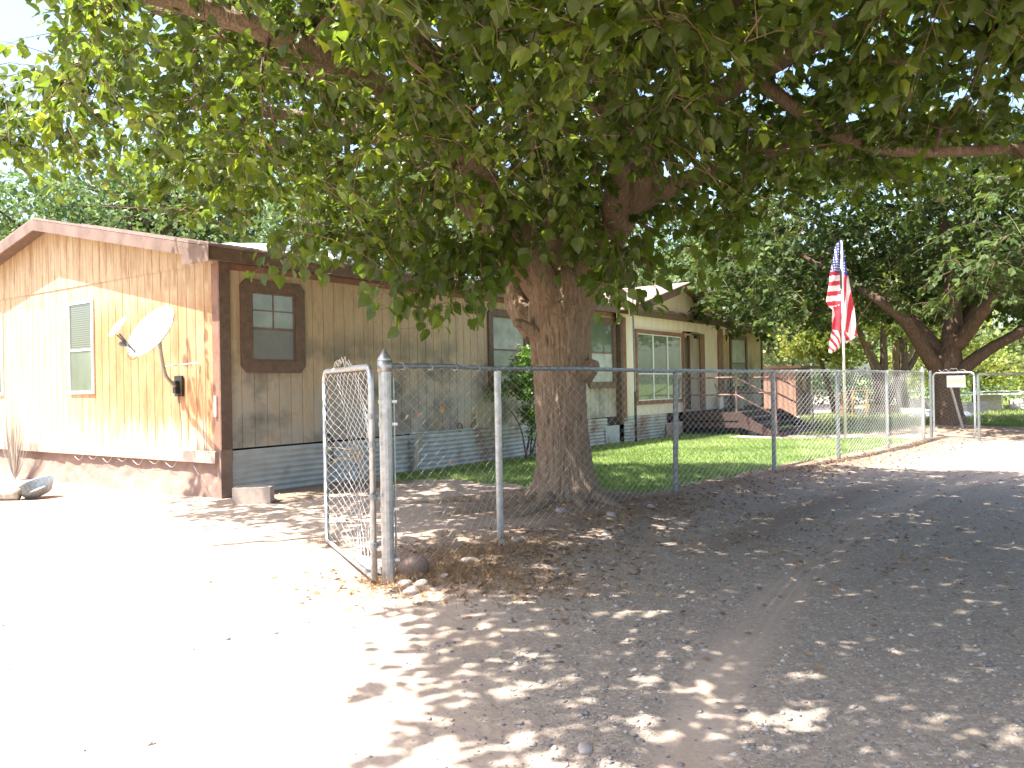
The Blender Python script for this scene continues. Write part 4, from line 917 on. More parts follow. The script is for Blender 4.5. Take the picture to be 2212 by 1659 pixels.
tree = empty('mulberry_tree', (TR[0], TR[1], 0), 0, 'big spreading mulberry tree with thick ridged trunk beside the near fence', 'tree')
TO = np.array([TR[0], TR[1], 0.])
col = {'V': [], 'F': {}, 'c': []}
def flare(L, a):
    f = np.clip((.62-L)/.62, 0, 1); return f**1.9*(.50+.16*np.cos(a*5+1.2)+.09*np.cos(a*9))
pth = [(.61, 9.42, -.12), (.59, 9.4, .4), (.57, 9.4, 1.0), (.56, 9.4, 1.6), (.56, 9.4, 2.1), (.61, 9.42, 2.5), (.65, 9.5, 2.75)]
add_bark(col, ((pth, [.40, .325, .285, .285, .32, .35, .30, .19], 300, 330, 1), dict(amp=.019, flare=flare, lump=.05)))
limbs_raw = [
 ([(.72, 9.4, 2.15), (.95, 9.35, 2.75), (1.35, 9.2, 3.4), (1.7, 9.0, 4.2), (2.3, 8.6, 5.0), (3.3, 8.2, 5.6), (4.6, 7.8, 5.9)], [.22, .195, .175, .15, .12, .09, .04]),
 ([(.35, 9.5, 2.0), (.12, 9.75, 2.35), (.0, 9.9, 2.9), (-.5, 10.1, 3.7), (-1.6, 10.5, 4.6), (-3.2, 10.8, 5.1), (-4.8, 11.0, 5.3)], [.20, .17, .15, .15, .11, .07, .035]),
 ([(.45, 9.28, 2.25), (.27, 9.12, 2.75), (-.2, 8.7, 3.5), (-1.0, 8.0, 4.2), (-2.2, 7.2, 4.6), (-3.6, 6.6, 4.8), (-4.8, 6.2, 4.7)], [.19, .16, .14, .11, .09, .06, .03]),
 ([(.75, 9.6, 2.4), (1.1, 10.0, 3.2), (1.5, 10.8, 4.1), (2.0, 11.8, 4.9), (2.8, 13.0, 5.4)], [.2, .16, .12, .08, .04]),
 ([(.6, 9.4, 2.6), (.55, 9.6, 3.6), (.4, 9.9, 4.8), (.5, 10.2, 6.2), (.3, 10.4, 7.4)], [.22, .18, .14, .09, .04]),
 ([(1.2, 9.2, 3.2), (1.15, 8.4, 3.75), (.95, 7.6, 4.2), (.72, 6.9, 4.35), (.65, 6.0, 4.75), (.9, 4.6, 4.9), (1.0, 3.4, 4.6)], [.15, .12, .10, .085, .07, .05, .02]),
 ([(-.2, 8.7, 3.5), (-.5, 7.8, 4.1), (-.9, 6.6, 4.5), (-1.3, 5.4, 4.5), (-1.6, 4.2, 4.2)], [.14, .11, .085, .06, .03]),
 ([(1.7, 9.0, 4.2), (2.4, 8.0, 4.4), (3.2, 6.8, 4.5), (3.9, 5.6, 4.4), (4.4, 4.6, 4.2)], [.14, .11, .08, .06, .03]),
 ([(1.35, 9.2, 3.4), (2.3, 9.3, 3.8), (3.4, 9.6, 4.2), (4.8, 10.0, 4.6), (6.2, 10.2, 4.7)], [.13, .10, .08, .055, .03]),
 ([(2.3, 8.6, 5.0), (2.8, 7.4, 5.8), (3.0, 6.2, 6.4)], [.1, .07, .03]),
 ([(-.5, 10.1, 3.7), (-1.4, 9.6, 4.9), (-2.4, 9.0, 5.9), (-3.0, 8.6, 6.6)], [.11, .085, .06, .03]),
 ([(.9, 8.0, 4.1), (2.0, 6.6, 4.6), (2.6, 5.2, 4.4), (3.0, 3.9, 3.9)], [.09, .07, .05, .025]),
 ([(-1.0, 8.0, 4.2), (-2.6, 8.4, 4.9), (-4.0, 8.6, 5.6), (-5.2, 8.6, 6.2)], [.1, .08, .05, .025]),
 ([(2.4, 8.0, 4.4), (3.3, 7.6, 3.6), (4.4, 7.2, 3.4), (5.6, 7.0, 3.5)], [.07, .06, .045, .03]),
]
limbs = []
for i, (p, r) in enumerate(limbs_raw):
    k = 90 if i < 5 else 40; big = i < 5
    if big: add_bark(col, ((p, r, 90 if i < 3 else 40, 150 if i < 3 else 60, 30+i), dict(amp=.010 if i < 3 else .006, lump=.05)))
    else: add_bark(col, ((p, r, 14, 40, 30+i), dict(amp=.002, lump=.06)))
    P = crom(p, 30); R = np.interp(np.linspace(0, 1, 30), np.linspace(0, 1, len(r)), r); limbs.append((P[6:], R[6:]))
# knots and cut stubs
for p, r, s in (([(.32, 9.25, 2.45), (.12, 9.1, 2.66), (.06, 9.05, 2.72)], [.13, .085, .075], 61), ([(.38, 9.25, 1.90), (.16, 9.15, 2.05), (.05, 9.1, 2.09)], [.10, .055, .045], 62),
                ([(.80, 9.35, 1.50), (.91, 9.3, 1.60), (.935, 9.3, 1.66)], [.16, .10, .05], 63), ([(.56, 9.15, 2.22), (.55, 9.02, 2.22), (.55, 8.99, 2.22)], [.13, .085, .05], 64)):
    add_bark(col, ((p, r, 40, 24, s), dict(amp=.010, lump=.08)))
# surface roots
for p, r, s in (([(.35, 9.3, .1), (-.1, 9.0, .02), (-.6, 8.8, 0.0), (-1.0, 8.75, -.05)], [.09, .055, .04, .02], 71), ([(.4, 9.05, .12), (.15, 8.6, .03), (-.2, 8.3, -.04)], [.07, .04, .02], 72), ([(.9, 9.1, .12), (1.15, 8.8, .02), (1.3, 8.5, -.05)], [.07, .04, .02], 73), ([(.4, 9.6, .12), (-.2, 9.7, .04), (-.9, 9.75, .0), (-1.4, 9.6, -.04)], [.08, .055, .04, .02], 74), ([(.7, 9.0, .12), (.75, 8.65, .0), (.7, 8.4, -.06)], [.06, .04, .02], 75)):
    add_bark(col, ((p, r, 18, 40, s), dict(amp=.006, lump=.1)))
V = np.concatenate(col['V'])-TO
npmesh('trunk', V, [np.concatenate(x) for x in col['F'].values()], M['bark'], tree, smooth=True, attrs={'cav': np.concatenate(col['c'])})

def crownR(ph):   # radius by direction (angle from +x)
    a = np.degrees(ph) % 360; return np.interp(a, [0, 20, 40, 60, 90, 120, 150, 180, 200, 220, 240, 255, 270, 300, 330, 360], [6.7, 5.5, 4.0, 3.4, 3.6, 5.2, 7.4, 7.3, 6.0, 5.8, 7.2, 8.5, 8.8, 9.0, 8.8, 6.7])
def zlow(x, y, r):
    z = 2.55+.75*sstep(7.8, 5.4, y)+.7*np.exp(-((x-1.15)/.6)**2-((y-7.7)/1.5)**2)+.24*np.clip(-x-1.2, 0, 5)+.7*sstep(-.6, -2.2, x)*sstep(8.6, 6.0, y)+.16*vnoise(x*.9, y*.9, 0, 50)
    z = z+np.where(y > 9.2, .25+.32*np.clip(y-9.2, 0, 3), 0)
    z = z+np.where(r < 1.6, .15, 0)+.65*sstep(1.8, 3.3, x)*sstep(5.5, 8, y)
    return z
def inside(P):
    d = P[:, :2]-TR; r = np.hypot(d[:, 0], d[:, 1]); R = crownR(np.arctan2(d[:, 1], d[:, 0]))*(1+.09*vnoise(P[:, 0]*.8, P[:, 1]*.8, P[:, 2]*.8, 91))
    top = 8.4-3.6*(r/R)**2.6+.5*vnoise(P[:, 0], P[:, 1], 0, 92)
    cl = np.linalg.norm(P-[0, 0, H], axis=1) > 2.9
    open_ = (P[:, 0] < -4.8+.7*vnoise(P[:, 1]*1.2, P[:, 2]*1.2, 0, 97)) & (P[:, 2] > 4.6)
    return (r < R) & (P[:, 2] > zlow(P[:, 0], P[:, 1], r)) & (P[:, 2] < top) & cl & ~open_
gt = np.random.default_rng(11); cand = np.stack([gt.uniform(-7, 9.5, 14000), gt.uniform(0, 15, 14000), gt.uniform(2.3, 8.3, 14000)], -1)
cand = cand[inside(cand)]; d = np.hypot(cand[:, 0]-TR[0], cand[:, 1]-TR[1]); w = np.where(cand[:, 2] < 4.2, 1., .75); cand = cand[gt.uniform(0, 1, len(cand)) < w]
sel = [cand[0]]
for c in cand[1:]:
    if np.min(np.linalg.norm(np.array(sel)-c, axis=1)) > (.50 if c[1] < 6.2 else .64): sel.append(c)
    if len(sel) > 950: break
targets = np.array(sel)
br, tw, lf = make_crown(21, limbs, targets, inside, 12, 15, .118, .8)
_k = (np.random.default_rng(6).uniform(0, 1, len(lf[0])) < np.where((lf[0][:, 0] < .5) & (lf[0][:, 1] > 6.5) & (lf[0][:, 0] > -4.2), .72, 1.)); lf = tuple(q_[_k] for q_ in lf)
# explicit hanging sprays below the crown
SPR = [((x_ , 8.9+.3*math.sin(x_*9), 3.15), (x_-.1+.25*math.sin(x_*23), 8.4+.4*math.sin(x_*7), 2.62+.16*math.sin(x_*13)), 7) for x_ in np.arange(-2.6, 1.2, .2)]+[*[((-1.2+.13*k_, 8.6, 3.0), (-1.25+.125*k_+.1*math.sin(k_*3), 7.9+.3*math.sin(k_*5), 2.25-.42*math.sin(k_*.42)*abs(math.sin(k_*1.3))), 13) for k_ in range(9)], *[((.88+.1*k_, 8.6, 3.0), (.93+.09*k_, 7.9+.3*math.sin(k_*5), 2.05+.12*(k_ % 3)), 12) for k_ in range(6)], ((-.6, 8.5, 3.0), (-.75, 8.0, 2.25), 9), ((-.5, 8.4, 2.9), (-1.0, 7.9, 2.15), 9), ((-.3, 8.5, 2.7), (-.38, 8.0, 1.95), 8), ((-.3, 8.6, 3.0), (-.15, 8.2, 2.3), 8), ((.9, 8.6, 3.0), (1.0, 8.0, 2.10), 10), ((1.0, 8.4, 3.0), (1.15, 7.7, 2.25), 10), ((1.3, 8.6, 3.1), (1.35, 8.0, 2.45), 9),
       ((-2.0, 8.2, 3.1), (-1.95, 7.8, 2.55), 7), ((-1.5, 8.2, 3.1), (-1.75, 7.9, 2.5), 6), ((1.9, 8.8, 3.1), (2.0, 8.6, 2.5), 8), ((.3, 8.3, 3.2), (.2, 7.9, 2.65), 9), ((.6, 8.2, 3.3), (.65, 7.7, 2.75), 9), ((2.4, 9, 3.1), (2.6, 8.9, 2.6), 8), ((-1.2, 8.5, 3.1), (-1.25, 8.2, 2.5), 7), ((.0, 8.9, 3.1), (-.05, 8.6, 2.45), 8)]
gs = np.random.default_rng(5); SP, SD, SN, SS = [], [], [], []; stw = MB()
for a, b, n_ in SPR:
    a = np.array(a); b = np.array(b); stw.tube([a, (a+b)/2+[0, 0, .12], b], [.009, .005, .002], 4, 8)
    for k in range(n_*2):
        f = gs.uniform(.15, 1.); c = a*(1-f)+b*f+[0, 0, .24*f*(1-f)]; s_ = gs.normal(0, 1, 3)*[1, 1, .3]; c2 = c+s_*.11
        stw.tube([c, c2], .002, 3); SP.append(c2); SD.append(unit(s_*.5+np.array([0, 0, -1.]))); SN.append(unit(gs.normal(0, .8, 3)+[0, -.4, .6])); SS.append(gs.uniform(.10, .17))
LPt = np.vstack([lf[0], SP]); Dl = np.vstack([lf[1], SD]); Nn = np.vstack([lf[2], SN]); Sz = np.concatenate([lf[3], SS]); var = np.concatenate([lf[4], gs.uniform(.2, .6, len(SP))])
V, F, kk = leaf_geo(LPt, Dl, Nn, Sz)
print('mulberry leaves', len(LPt), 'targets', len(targets))
npmesh('crown', V-TO, [F], M['leaf'], tree, attrs={'var': np.repeat(var, kk)})
m = MB(); m.add(br[0], br[1]); m.build('branches', M['twig'], tree).location = tuple(-TO)
m = MB(); m.add(tw[0], tw[1]); m.add(np.concatenate(stw.V), stw.F); m.build('twigs', M['twig'], tree).location = tuple(-TO)

# ------------------------------------------------------------------ second mulberry, right
t2 = empty('mulberry_tree', (TR2[0], TR2[1], 0), 0, 'second dark crowned mulberry with forking trunk behind the walk gate', 'tree'); T2O = np.r_[TR2, 0]
col = {'V': [], 'F': {}, 'c': []}
add_bark(col, (([(11.35, 21, -.1), (11.3, 21, .5), (11.25, 21, 1.2), (11.3, 21, 1.8), (11.4, 21, 2.2)], [.52, .34, .29, .31, .34, .22], 60, 70, 81), dict(amp=.02, lump=.05)))
l2 = [([(11.1, 21, 1.5), (10.6, 20.8, 2.1), (10.0, 20.5, 2.8), (9.3, 20.5, 3.4), (8.6, 21.2, 4.1), (7.6, 21.8, 4.9)], [.21, .17, .14, .11, .08, .04]),
      ([(11.5, 20.9, 1.5), (12.0, 20.6, 2.0), (12.7, 20.2, 2.5), (13.8, 19.8, 3.2), (15.2, 19.2, 4.0)], [.19, .145, .11, .08, .05]),
      ([(11.35, 21, 1.9), (11.5, 21.1, 2.8), (11.6, 21.3, 4.2), (11.4, 21.4, 6.0), (11.2, 21.5, 7.6)], [.28, .22, .17, .1, .04]),
      ([(11.2, 21.1, 2.0), (10.7, 21.6, 2.9), (10.0, 22.4, 4.0), (9.2, 23.4, 5.2)], [.2, .16, .1, .04]),
      ([(11.5, 20.9, 2.2), (11.8, 20, 3.2), (12.0, 18.8, 4.3), (12.2, 17.6, 5.0)], [.18, .14, .1, .04]),
      ([(11.5, 21.2, 2.2), (12.6, 22, 3.4), (14, 23, 4.8)], [.18, .12, .05])]
limbs2 = []
for i, (p, r) in enumerate(l2):
    add_bark(col, ((p, r, 26, 50, 90+i), dict(amp=.012, lump=.06))); P = crom(p, 30); limbs2.append((P[8:], np.interp(np.linspace(0, 1, 30), np.linspace(0, 1, len(r)), r)[8:]))
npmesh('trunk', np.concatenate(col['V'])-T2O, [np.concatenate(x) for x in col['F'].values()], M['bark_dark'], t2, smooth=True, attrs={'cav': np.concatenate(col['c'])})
def inside2(P):
    d = P[:, :2]-TR2; r = np.hypot(d[:, 0], d[:, 1]); R = np.interp(np.degrees(np.arctan2(d[:, 1], d[:, 0])) % 360, [0, 90, 180, 205, 235, 290, 320, 360], [7, 6.8, 7.6, 6.8, 4.9, 5.2, 6.5, 7])*(1+.15*vnoise(P[:, 0]*.6, P[:, 1]*.6, P[:, 2]*.6, 191))
    top = 8.6-4.2*(r/R)**2; low = 2.85+.5*vnoise(P[:, 0]*.8, P[:, 1]*.8, 0, 192)+.5*sstep(3.5, 0, r)
    return (r < R) & (P[:, 2] > low) & (P[:, 2] < top) & ~((P[:, 0] < 9.3) & (P[:, 0] > 6.6) & (P[:, 1] < 20.1) & (P[:, 2] < 5.6))
cand = np.stack([gt.uniform(3, 19, 9000), gt.uniform(13.5, 29, 9000), gt.uniform(2.3, 8.6, 9000)], -1); cand = cand[inside2(cand)]; sel = [cand[0]]
for c in cand[1:]:
    if np.min(np.linalg.norm(np.array(sel)-c, axis=1)) > .66: sel.append(c)
    if len(sel) > 640: break
br, tw, lf = make_crown(22, limbs2, np.array(sel), inside2, 9, 11, .19, .8, (.5, 1.1))
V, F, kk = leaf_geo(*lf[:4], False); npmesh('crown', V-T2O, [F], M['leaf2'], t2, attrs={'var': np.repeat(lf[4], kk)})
m = MB(); m.add(br[0], br[1]); m.add(tw[0], tw[1]); m.build('branches', M['twig'], t2).location = tuple(-T2O)
print('tree2 leaves', len(lf[0]))

# ------------------------------------------------------------------ generic background trees
def leafy(name, loc, lobes, stems, nclump, per, size, lm, bm, label, cat='tree', group=None, cs=.38, seed=0):
    g = np.random.default_rng(seed+100); o = empty(name, loc, 0, label, cat, group); z0 = np.array([0, 0, 0.])
    lobes = np.array(lobes, float); vol = lobes[:, 3]*lobes[:, 4]*lobes[:, 5]; pick = g.choice(len(lobes), nclump, p=vol/vol.sum()); L = lobes[pick]
    d = unit(g.normal(0, 1, (nclump, 3))); rr = g.uniform(.25, 1, nclump)**.6; C = L[:, :3]+d*rr[:, None]*L[:, 3:6]
    ow = np.repeat(np.arange(nclump), per); n = len(ow); P = C[ow]+g.normal(0, cs, (n, 3))*[1, 1, .7]
    P = P[:, :]; P[:, 2] = np.maximum(P[:, 2], .05)
    D = unit(g.normal(0, 1, (n, 3))+[0, 0, -.5]); Nn = unit(g.normal(0, .7, (n, 3))+[0, 0, .8]); S = size*g.uniform(.6, 1.3, n)
    V, F, k = leaf_geo(P, D, Nn, S, False); var = np.clip(g.normal(.45, .2, nclump)[ow]+g.normal(0, .15, n), 0, 1)
    npmesh('crown', V, [F], M[lm], o, attrs={'var': np.repeat(var, k)})
    m = MB()
    for p, r in stems: m.tube(p, r, 9, 16)
    for c in C[g.choice(nclump, min(nclump, 60), replace=False)]:
        ps = [np.array(p[-1]) for p, r in stems]+[np.array(p[len(p)//2]) for p, r in stems]; b = min(ps, key=lambda q_: np.linalg.norm(q_-c)); m.tube([b, (b+c)/2+[0, 0, .1], c], [.05 if stems[0][1][0] > .08 else .008, .012 if stems[0][1][0] > .08 else .004], 4, 5)
    m.build('trunk', M[bm], o, smooth=True)
    return o
def std_tree(name, x, y, h, r, base, lm, label, seed, nc=260, per=42, size=.17, lean=0, group=None, bm='bark_dark', tr=.2):
    gq = np.random.default_rng(seed); lobes = []
    for k in range(7):
        a = gq.uniform(0, 6.28); q_ = gq.uniform(.2, .6)*r; zz = base+(h-base)*gq.uniform(.2, .8); s = gq.uniform(.45, .65)
        lobes.append((q_*math.cos(a), q_*math.sin(a), zz, r*s, r*s, (h-base)*s*.55))
    stems = [([(0, 0, -.1), (.1, 0, base*.6), (lean, 0, base+(h-base)*.5)], [tr, tr*.8, tr*.3])]
    for k in range(3): a = gq.uniform(0, 6.28); stems.append(([(0.05, 0, base*.6), (r*.3*math.cos(a), r*.3*math.sin(a), base+.5), (r*.6*math.cos(a), r*.6*math.sin(a), base+(h-base)*.5)], [tr*.6, tr*.4, tr*.15]))
    return leafy(name, (x, y, 0), lobes, stems, nc, per, size, lm, bm, label, 'tree', group, .42, seed)
GB = 'trees behind the mobile home'
std_tree('shade_tree', -15.5, 22.5, 8.6, 4.6, 2.6, 'leaf_far', 'leafy tree behind far left end of the mobile home', 1, 330, 60, .17, group=GB)
std_tree('shade_tree', -10.2, 24.0, 9.8, 4.6, 3.4, 'leaf_far', 'tall green tree behind the roof ridge at left', 2, 330, 60, .17, .6, GB)
std_tree('shade_tree', -5.3, 26.5, 9.5, 4.4, 3.0, 'leaf_far', 'green tree with pale trunk behind the white roof sheet', 3, 300, 55, .17, -.4, GB)
std_tree('shade_tree', .6, 37., 10.5, 5.0, 3.2, 'leaf_far', 'tree behind the house seen over middle of the roof', 4, 240, 50, .22, 0, GB)
std_tree('shade_tree', 7.5, 41., 9.5, 4.8, 3.0, 'leaf_far', 'tree behind the gable of the entry bay', 5, 220, 50, .22, 0, GB)
std_tree('shade_tree', 12.2, 41., 11.0, 5.2, 4.2, 'leaf2', 'tall dark tree behind the right end of the house', 15, 300, 50, .22, 0, GB)
GY = 'yard trees at the back right'
std_tree('pale_tree', 15.2, 44., 8.2, 4.0, 2.4, 'leaf_pale', 'pale thin leaved tree rising behind the brown shed', 6, 110, 36, .24, 0, GY, tr=.14)
leafy('yard_tree', (14.1, 31, 0), [(-.6, 0, 4.6, 2.6, 2.2, 1.8), (1.2, .5, 4.2, 2.4, 2.2, 1.6), (-2.3, 0, 3.6, 1.4, 1.6, 1.3), (2.6, 0, 3.2, 1.5, 1.6, 1.2), (0, 0, 6.2, 2.2, 2, 1.5)],
      [([(0, 0, -.1), (-.05, 0, 1.4), (-.4, 0, 2.4), (-1.3, 0, 4.4)], [.26, .23, .15, .06]), ([(0, 0, .9), (.15, 0, 2.0), (.1, 0, 4.4)], [.2, .15, .06]), ([(.25, .2, .5), (.95, .2, 1.6), (1.0, .2, 2.8), (1.3, .2, 4.6)], [.2, .18, .14, .05]), ([(.95, .2, 1.5), (1.45, .2, 2.2), (1.7, .2, 3.2)], [.13, .1, .05])],
      140, 46, .18, 'leaf_yel', 'bark_dark', 'yellow green tree with several dark trunks behind the flag', 'tree', GY, .4, 7)
leafy('yard_tree', (16.0, 33.0, 0), [(.8, 0, 3.9, 2.4, 2, 1.3), (0, 0, 5.2, 2.2, 2, 1.5), (2.4, 0, 2.8, 1.6, 1.6, .8)], [([(0, 0, -.1), (-.25, 0, 1.5), (-.35, 0, 3.6)], [.28, .22, .1]), ([(-.2, 0, 1.4), (.5, 0, 3), (1, 0, 4)], [.15, .1, .05])], 90, 42, .18, 'leaf_yel', 'bark', 'reddish trunked tree standing left of the walk gate post', 'tree', GY, .4, 8)
leafy('slim_tree', (12.95, 32.5, 0), [(-.7, 0, 2.9, 1.2, 1, .9), (-.3, 0, 4.2, 1.5, 1.2, 1.2), (.3, 0, 2.2, .9, .8, .6)], [([(0, 0, -.1), (-.2, 0, 1.0), (-.55, 0, 2.2), (-.8, 0, 3.6)], [.12, .1, .08, .03])], 90, 40, .18, 'leaf_yel', 'bark_dark', 'slim leaning tree just left of the flagpole', 'tree', GY, .35, 9)
GF = 'distant trees beyond the pasture'
dl_ = ['farthest left pale tree above the shed roof', 'distant tree between house end and the flag', 'distant tree seen behind the flagpole', 'distant tree behind the walk gate', 'distant tree right of the big second trunk', 'distant tree above the stone table', 'distant tree at the right picture edge', 'far tree left of the pasture behind the house']
for k, (x, y, h, r) in enumerate([(22, 74, 9, 6), (29, 78, 8, 6), (36, 80, 9, 6.5), (43, 76, 8, 6), (49, 78, 8.5, 6), (57, 82, 8, 6.5), (50, 66, 5.5, 4.5), (14, 80, 9, 6)]):
    std_tree('distant_tree', x, y, h, r, .8, 'leaf_pale', dl_[k], 40+k, 120, 34, .42, 0, GF)
g = np.random.default_rng(77)
leafy('hedge', (19, 46, 0), [(-4, 0, .9, 3, 1.2, 1.1), (0, 0, .8, 3, 1.2, 1.0), (4, 0, .9, 3, 1.2, 1.1), (8, 1, .8, 3, 1.2, .9)], [([(0, 0, 0), (0, 0, .8)], [.05, .03])], 200, 40, .16, 'leaf_far', 'bark_dark', 'low green hedge row behind the brown shed', 'hedge', None, .3, 12)

# right foreground low tree branch leaves behind big trunk (low shrub right)
leafy('bush', (20.5, 36, 0), [(-1.5, 0, 2.0, 2.4, 1.6, 1.1), (1.5, 0, 1.8, 2.2, 1.6, 1.0)], [([(0, 0, 0), (0, 0, 1.5)], [.1, .05])], 90, 40, .17, 'leaf_yel', 'bark_dark', 'low spreading green bush between big trunk and stone table', 'bush', None, .35, 13)

# ---- rose bush
rb = W(6.05, -.55, 0)
leafy('rose_bush', tuple(rb), [(.0, -.05, 1.55, .38, .3, .42), (.2, 0, 1.1, .35, .3, .5), (.25, -.05, .7, .22, .2, .35), (-.45, -.3, 1.25, .3, .15, .12), (.75, .2, 1.5, .2, .2, .25), (.15, -.1, 1.95, .22, .2, .2)],
      [([(.1, 0, -.05), (.15, -.05, .8), (0, 0, 1.7)], [.02, .015, .006]), ([(.0, .05, -.05), (.25, .1, .9), (.7, .2, 1.5)], [.018, .014, .005]), ([(.05, -.05, -.05), (-.1, -.15, .7), (-.55, -.3, 1.3)], [.018, .012, .004]), ([(.1, 0, -.05), (.3, 0, .8), (.25, 0, 1.5)], [.02, .014, .005])],
      230, 28, .05, 'rose', 'bark_dark', 'tall rose bush with pink tips against the house behind the trunk', 'bush', None, .07, 14)
rbud = bpy.data.objects['rose_bush']; gg = np.random.default_rng(2); n_ = 60; P = gg.normal(0, 1, (n_, 3))*[.22, .12, .12]+[-.02, -.1, 2.02]
V, F, kk = leaf_geo(P, gg.normal(0, 1, (n_, 3)), gg.normal(0, 1, (n_, 3)), gg.uniform(.02, .045, n_), True); npmesh('blossom', V, [F], simple('pink_petals', (.62, .30, .27), .6), rbud)

# ------------------------------------------------------------------ shed, table, fence, junk
sh = empty('shed', (11.14, 31.82, 0), HROT, 'small red brown wooden shed with flat overhanging roof', 'shed')
m = MB(); m.box((0, .0, 0), (2.1, 4.2, 1.88)); m.build('wall', M['shed'], sh)
m = MB(); m.prism([(-.15, 1.89), (2.35, 1.89), (2.45, 1.98), (-.25, 1.98)], 'y', -.28, 4.4); m.build('roof', M['fascia_pale'], sh)
m = MB(); m.box((.75, -.02, .02), (1.45, -.004, 1.72)); dd = m.build('door', M['shed_open'], sh)
m = MB(); m.box((.85, -.028, 1.0), (1.32, -.021, 1.55)); m.build('door_panel', M['ply'], dd)
m = MB()
for t in np.arange(.15, 2.1, .2): m.box((t, -.010, 0), (t+.012, -.001, 1.87))
for s in np.arange(.1, 4.2, .2): m.box((-.010, s, 0), (-.001, s+.012, 1.87))
m.build('batten', M['trim'], sh)
st = empty('stone_table', (18.85, 32.2, 0), -.25, 'pale slab table on a thick rough stone base at far right', 'table')
m = MB(); m.box((-.42, -.35, -.02), (.42, .35, .70)); m.build('base', M['concrete'], st)
Tt, Uu = np.meshgrid(np.linspace(-1.15, 1.05, 24), np.linspace(-.6, .6, 10), indexing='ij'); zt_ = .80+.03*fbm(Tt*2, Uu*2, 0, 3, 3)+.03*(Tt > -.3)
m = MB(); m.grid(np.stack([Tt, Uu, zt_], -1)[::-1]); m.box((-1.15, -.6, .703), (1.05, .6, .755)); m.build('slab_top', M['white_paint'], st)
pf = empty('pipe_fence', (8, 37.5, 0), 0, 'thin dark pipe fence running across in front of the pasture', 'fence')
m = MB(); m.tube([(0, 0, .90), (10, .5, .90), (26, 2.5, .92)], .028, 6); m.build('rail', M['galv_dark'], pf)
m = MB(); m.tube([(0, 0, .45), (10, .5, .45), (26, 2.5, .46)], .015, 6); m.build('rail', M['galv_dark'], pf)
for x in np.arange(.8, 26, 2.9):
    m = MB(); m.tube([(x, x*.07, -.05), (x, x*.07, .93)], .03, 6, ref=(1, 0, 0)); m.build('post', M['galv_dark'], pf)
# brush pile: logs
lg = ['lowest grey log of the brush heap right of the stone table', 'thick weathered log leaning on the brush heap', 'upper forked log of the grey brush heap', 'long thin grey log sloping down the brush heap']
for k, (p, q2, r) in enumerate([((19.9, 32.5, .12), (24.5, 33.2, .16), .14), ((20.2, 32.8, .3), (23.6, 33.6, .42), .17), ((20.6, 32.8, .72), (22.8, 33.2, .38), .1), ((20.0, 32.2, .08), (24.6, 32.3, .55), .06)]):
    m = MB(); m.tube([p, ((p[0]+q2[0])/2, (p[1]+q2[1])/2, (p[2]+q2[2])/2+.08), q2], [r, r*.9, r*.6], 9, 14)
    if k == 2: m.tube([(20.9, 32.8, .66), (20.7, 32.7, 1.0)], [.05, .02], 6)
    V = np.concatenate(m.V); V += .03*np.stack([vnoise(V[:, 0]*4, V[:, 1]*4, V[:, 2]*4, q_) for q_ in range(3)], -1); m.V = [V]
    m.build('log', M['wood_grey'], smooth=True, label=lg[k], cat='log', group='logs of the brush heap')
# junk between shed and fence
b = empty('rust_barrel', (12.75, 31.2, 0), 0, 'rusty red brown drum standing right of the shed', 'barrel')
m = MB(); a = []
for z, r in ((0, .29), (.02, .30), (.28, .29), (.30, .31), (.32, .29), (.58, .29), (.60, .31), (.62, .29), (.84, .29), (.86, .30), (.87, .28)): a.append((0, 0, z, r))
m.tube([(0, 0, z) for *_, z, r in a], [r for *_, r in a], 20, ref=(1, 0, 0)); m.build('drum', M['shed'], b)
m = MB(); m.tube([(-.14, 0, .87), (-.14, 0, 1.0), (.1, 0, 1.02), (.12, 0, .87)], .012, 5); m.build('handle', M['galv'], b)
b = empty('wood_stand', (12.3, 28.6, 0), .1, 'yellowish wooden H shaped stand in front of the barrel', 'stand')
m = MB(); m.box((-.32, -.03, -.02), (-.26, .03, .98)); m.box((.20, -.03, -.02), (.26, .03, .98)); m.box((-.36, -.028, .985), (.30, .032, 1.03)); m.box((-.258, -.02, .48), (.198, .02, .53)); m.box((-.5, -.03, 0), (-.322, .03, .05)); m.build('frame', M['ply'], b)
def crate(name, loc, rz, dims, mat, label, cat='crate', grp='junk beside the shed'):
    b = empty(name, loc, rz, label, cat, grp); x, y, z = dims; m = MB()
    for k in range(4):
        zz = z*k/4
        m.box((-x/2, -y/2, zz+.005), (x/2, -y/2+.015, zz+z/4-.01)); m.box((-x/2, y/2-.015, zz+.005), (x/2, y/2, zz+z/4-.01))
        m.box((-x/2, -y/2+.016, zz+.005), (-x/2+.015, y/2-.016, zz+z/4-.01)); m.box((x/2-.015, -y/2+.016, zz+.005), (x/2, y/2-.016, zz+z/4-.01))
    m.build('slats', M[mat], b)
    m = MB()
    for sx in (-1, 1):
        for sy in (-1, 1): m.box((sx*(x/2-.05)-.02, sy*(y/2-.036)-.02, 0), (sx*(x/2-.05)+.02, sy*(y/2-.036)+.02, z-.002))
    m.box((-x/2+.02, -y/2+.02, .003), (x/2-.02, y/2-.02, .02)); m.build('frame', M[mat], b); return b
crate('crate', (14.2, 31.0, 0), .2, (.9, .5, .42), 'shed', 'brown slatted crate on the ground right of the flagpole')
crate('crate', (14.9, 30.2, 0), -.3, (.8, .5, .3), 'white_paint', 'white slatted crate among junk right of the flagpole')
crate('crate', (15.6, 31.2, 0), .1, (.6, .5, .6), 'wood_grey', 'tall grey crate behind the white slatted crate')
crate('crate', (12.9, 29.6, 0), .6, (.55, .45, .28), 'plastic_dark', 'small black crate near the slim leaning tree')
crate('crate', (16.9, 29.8, 0), .1, (.8, .6, .5), 'plastic_dark', 'dark crate beside the last fence post')
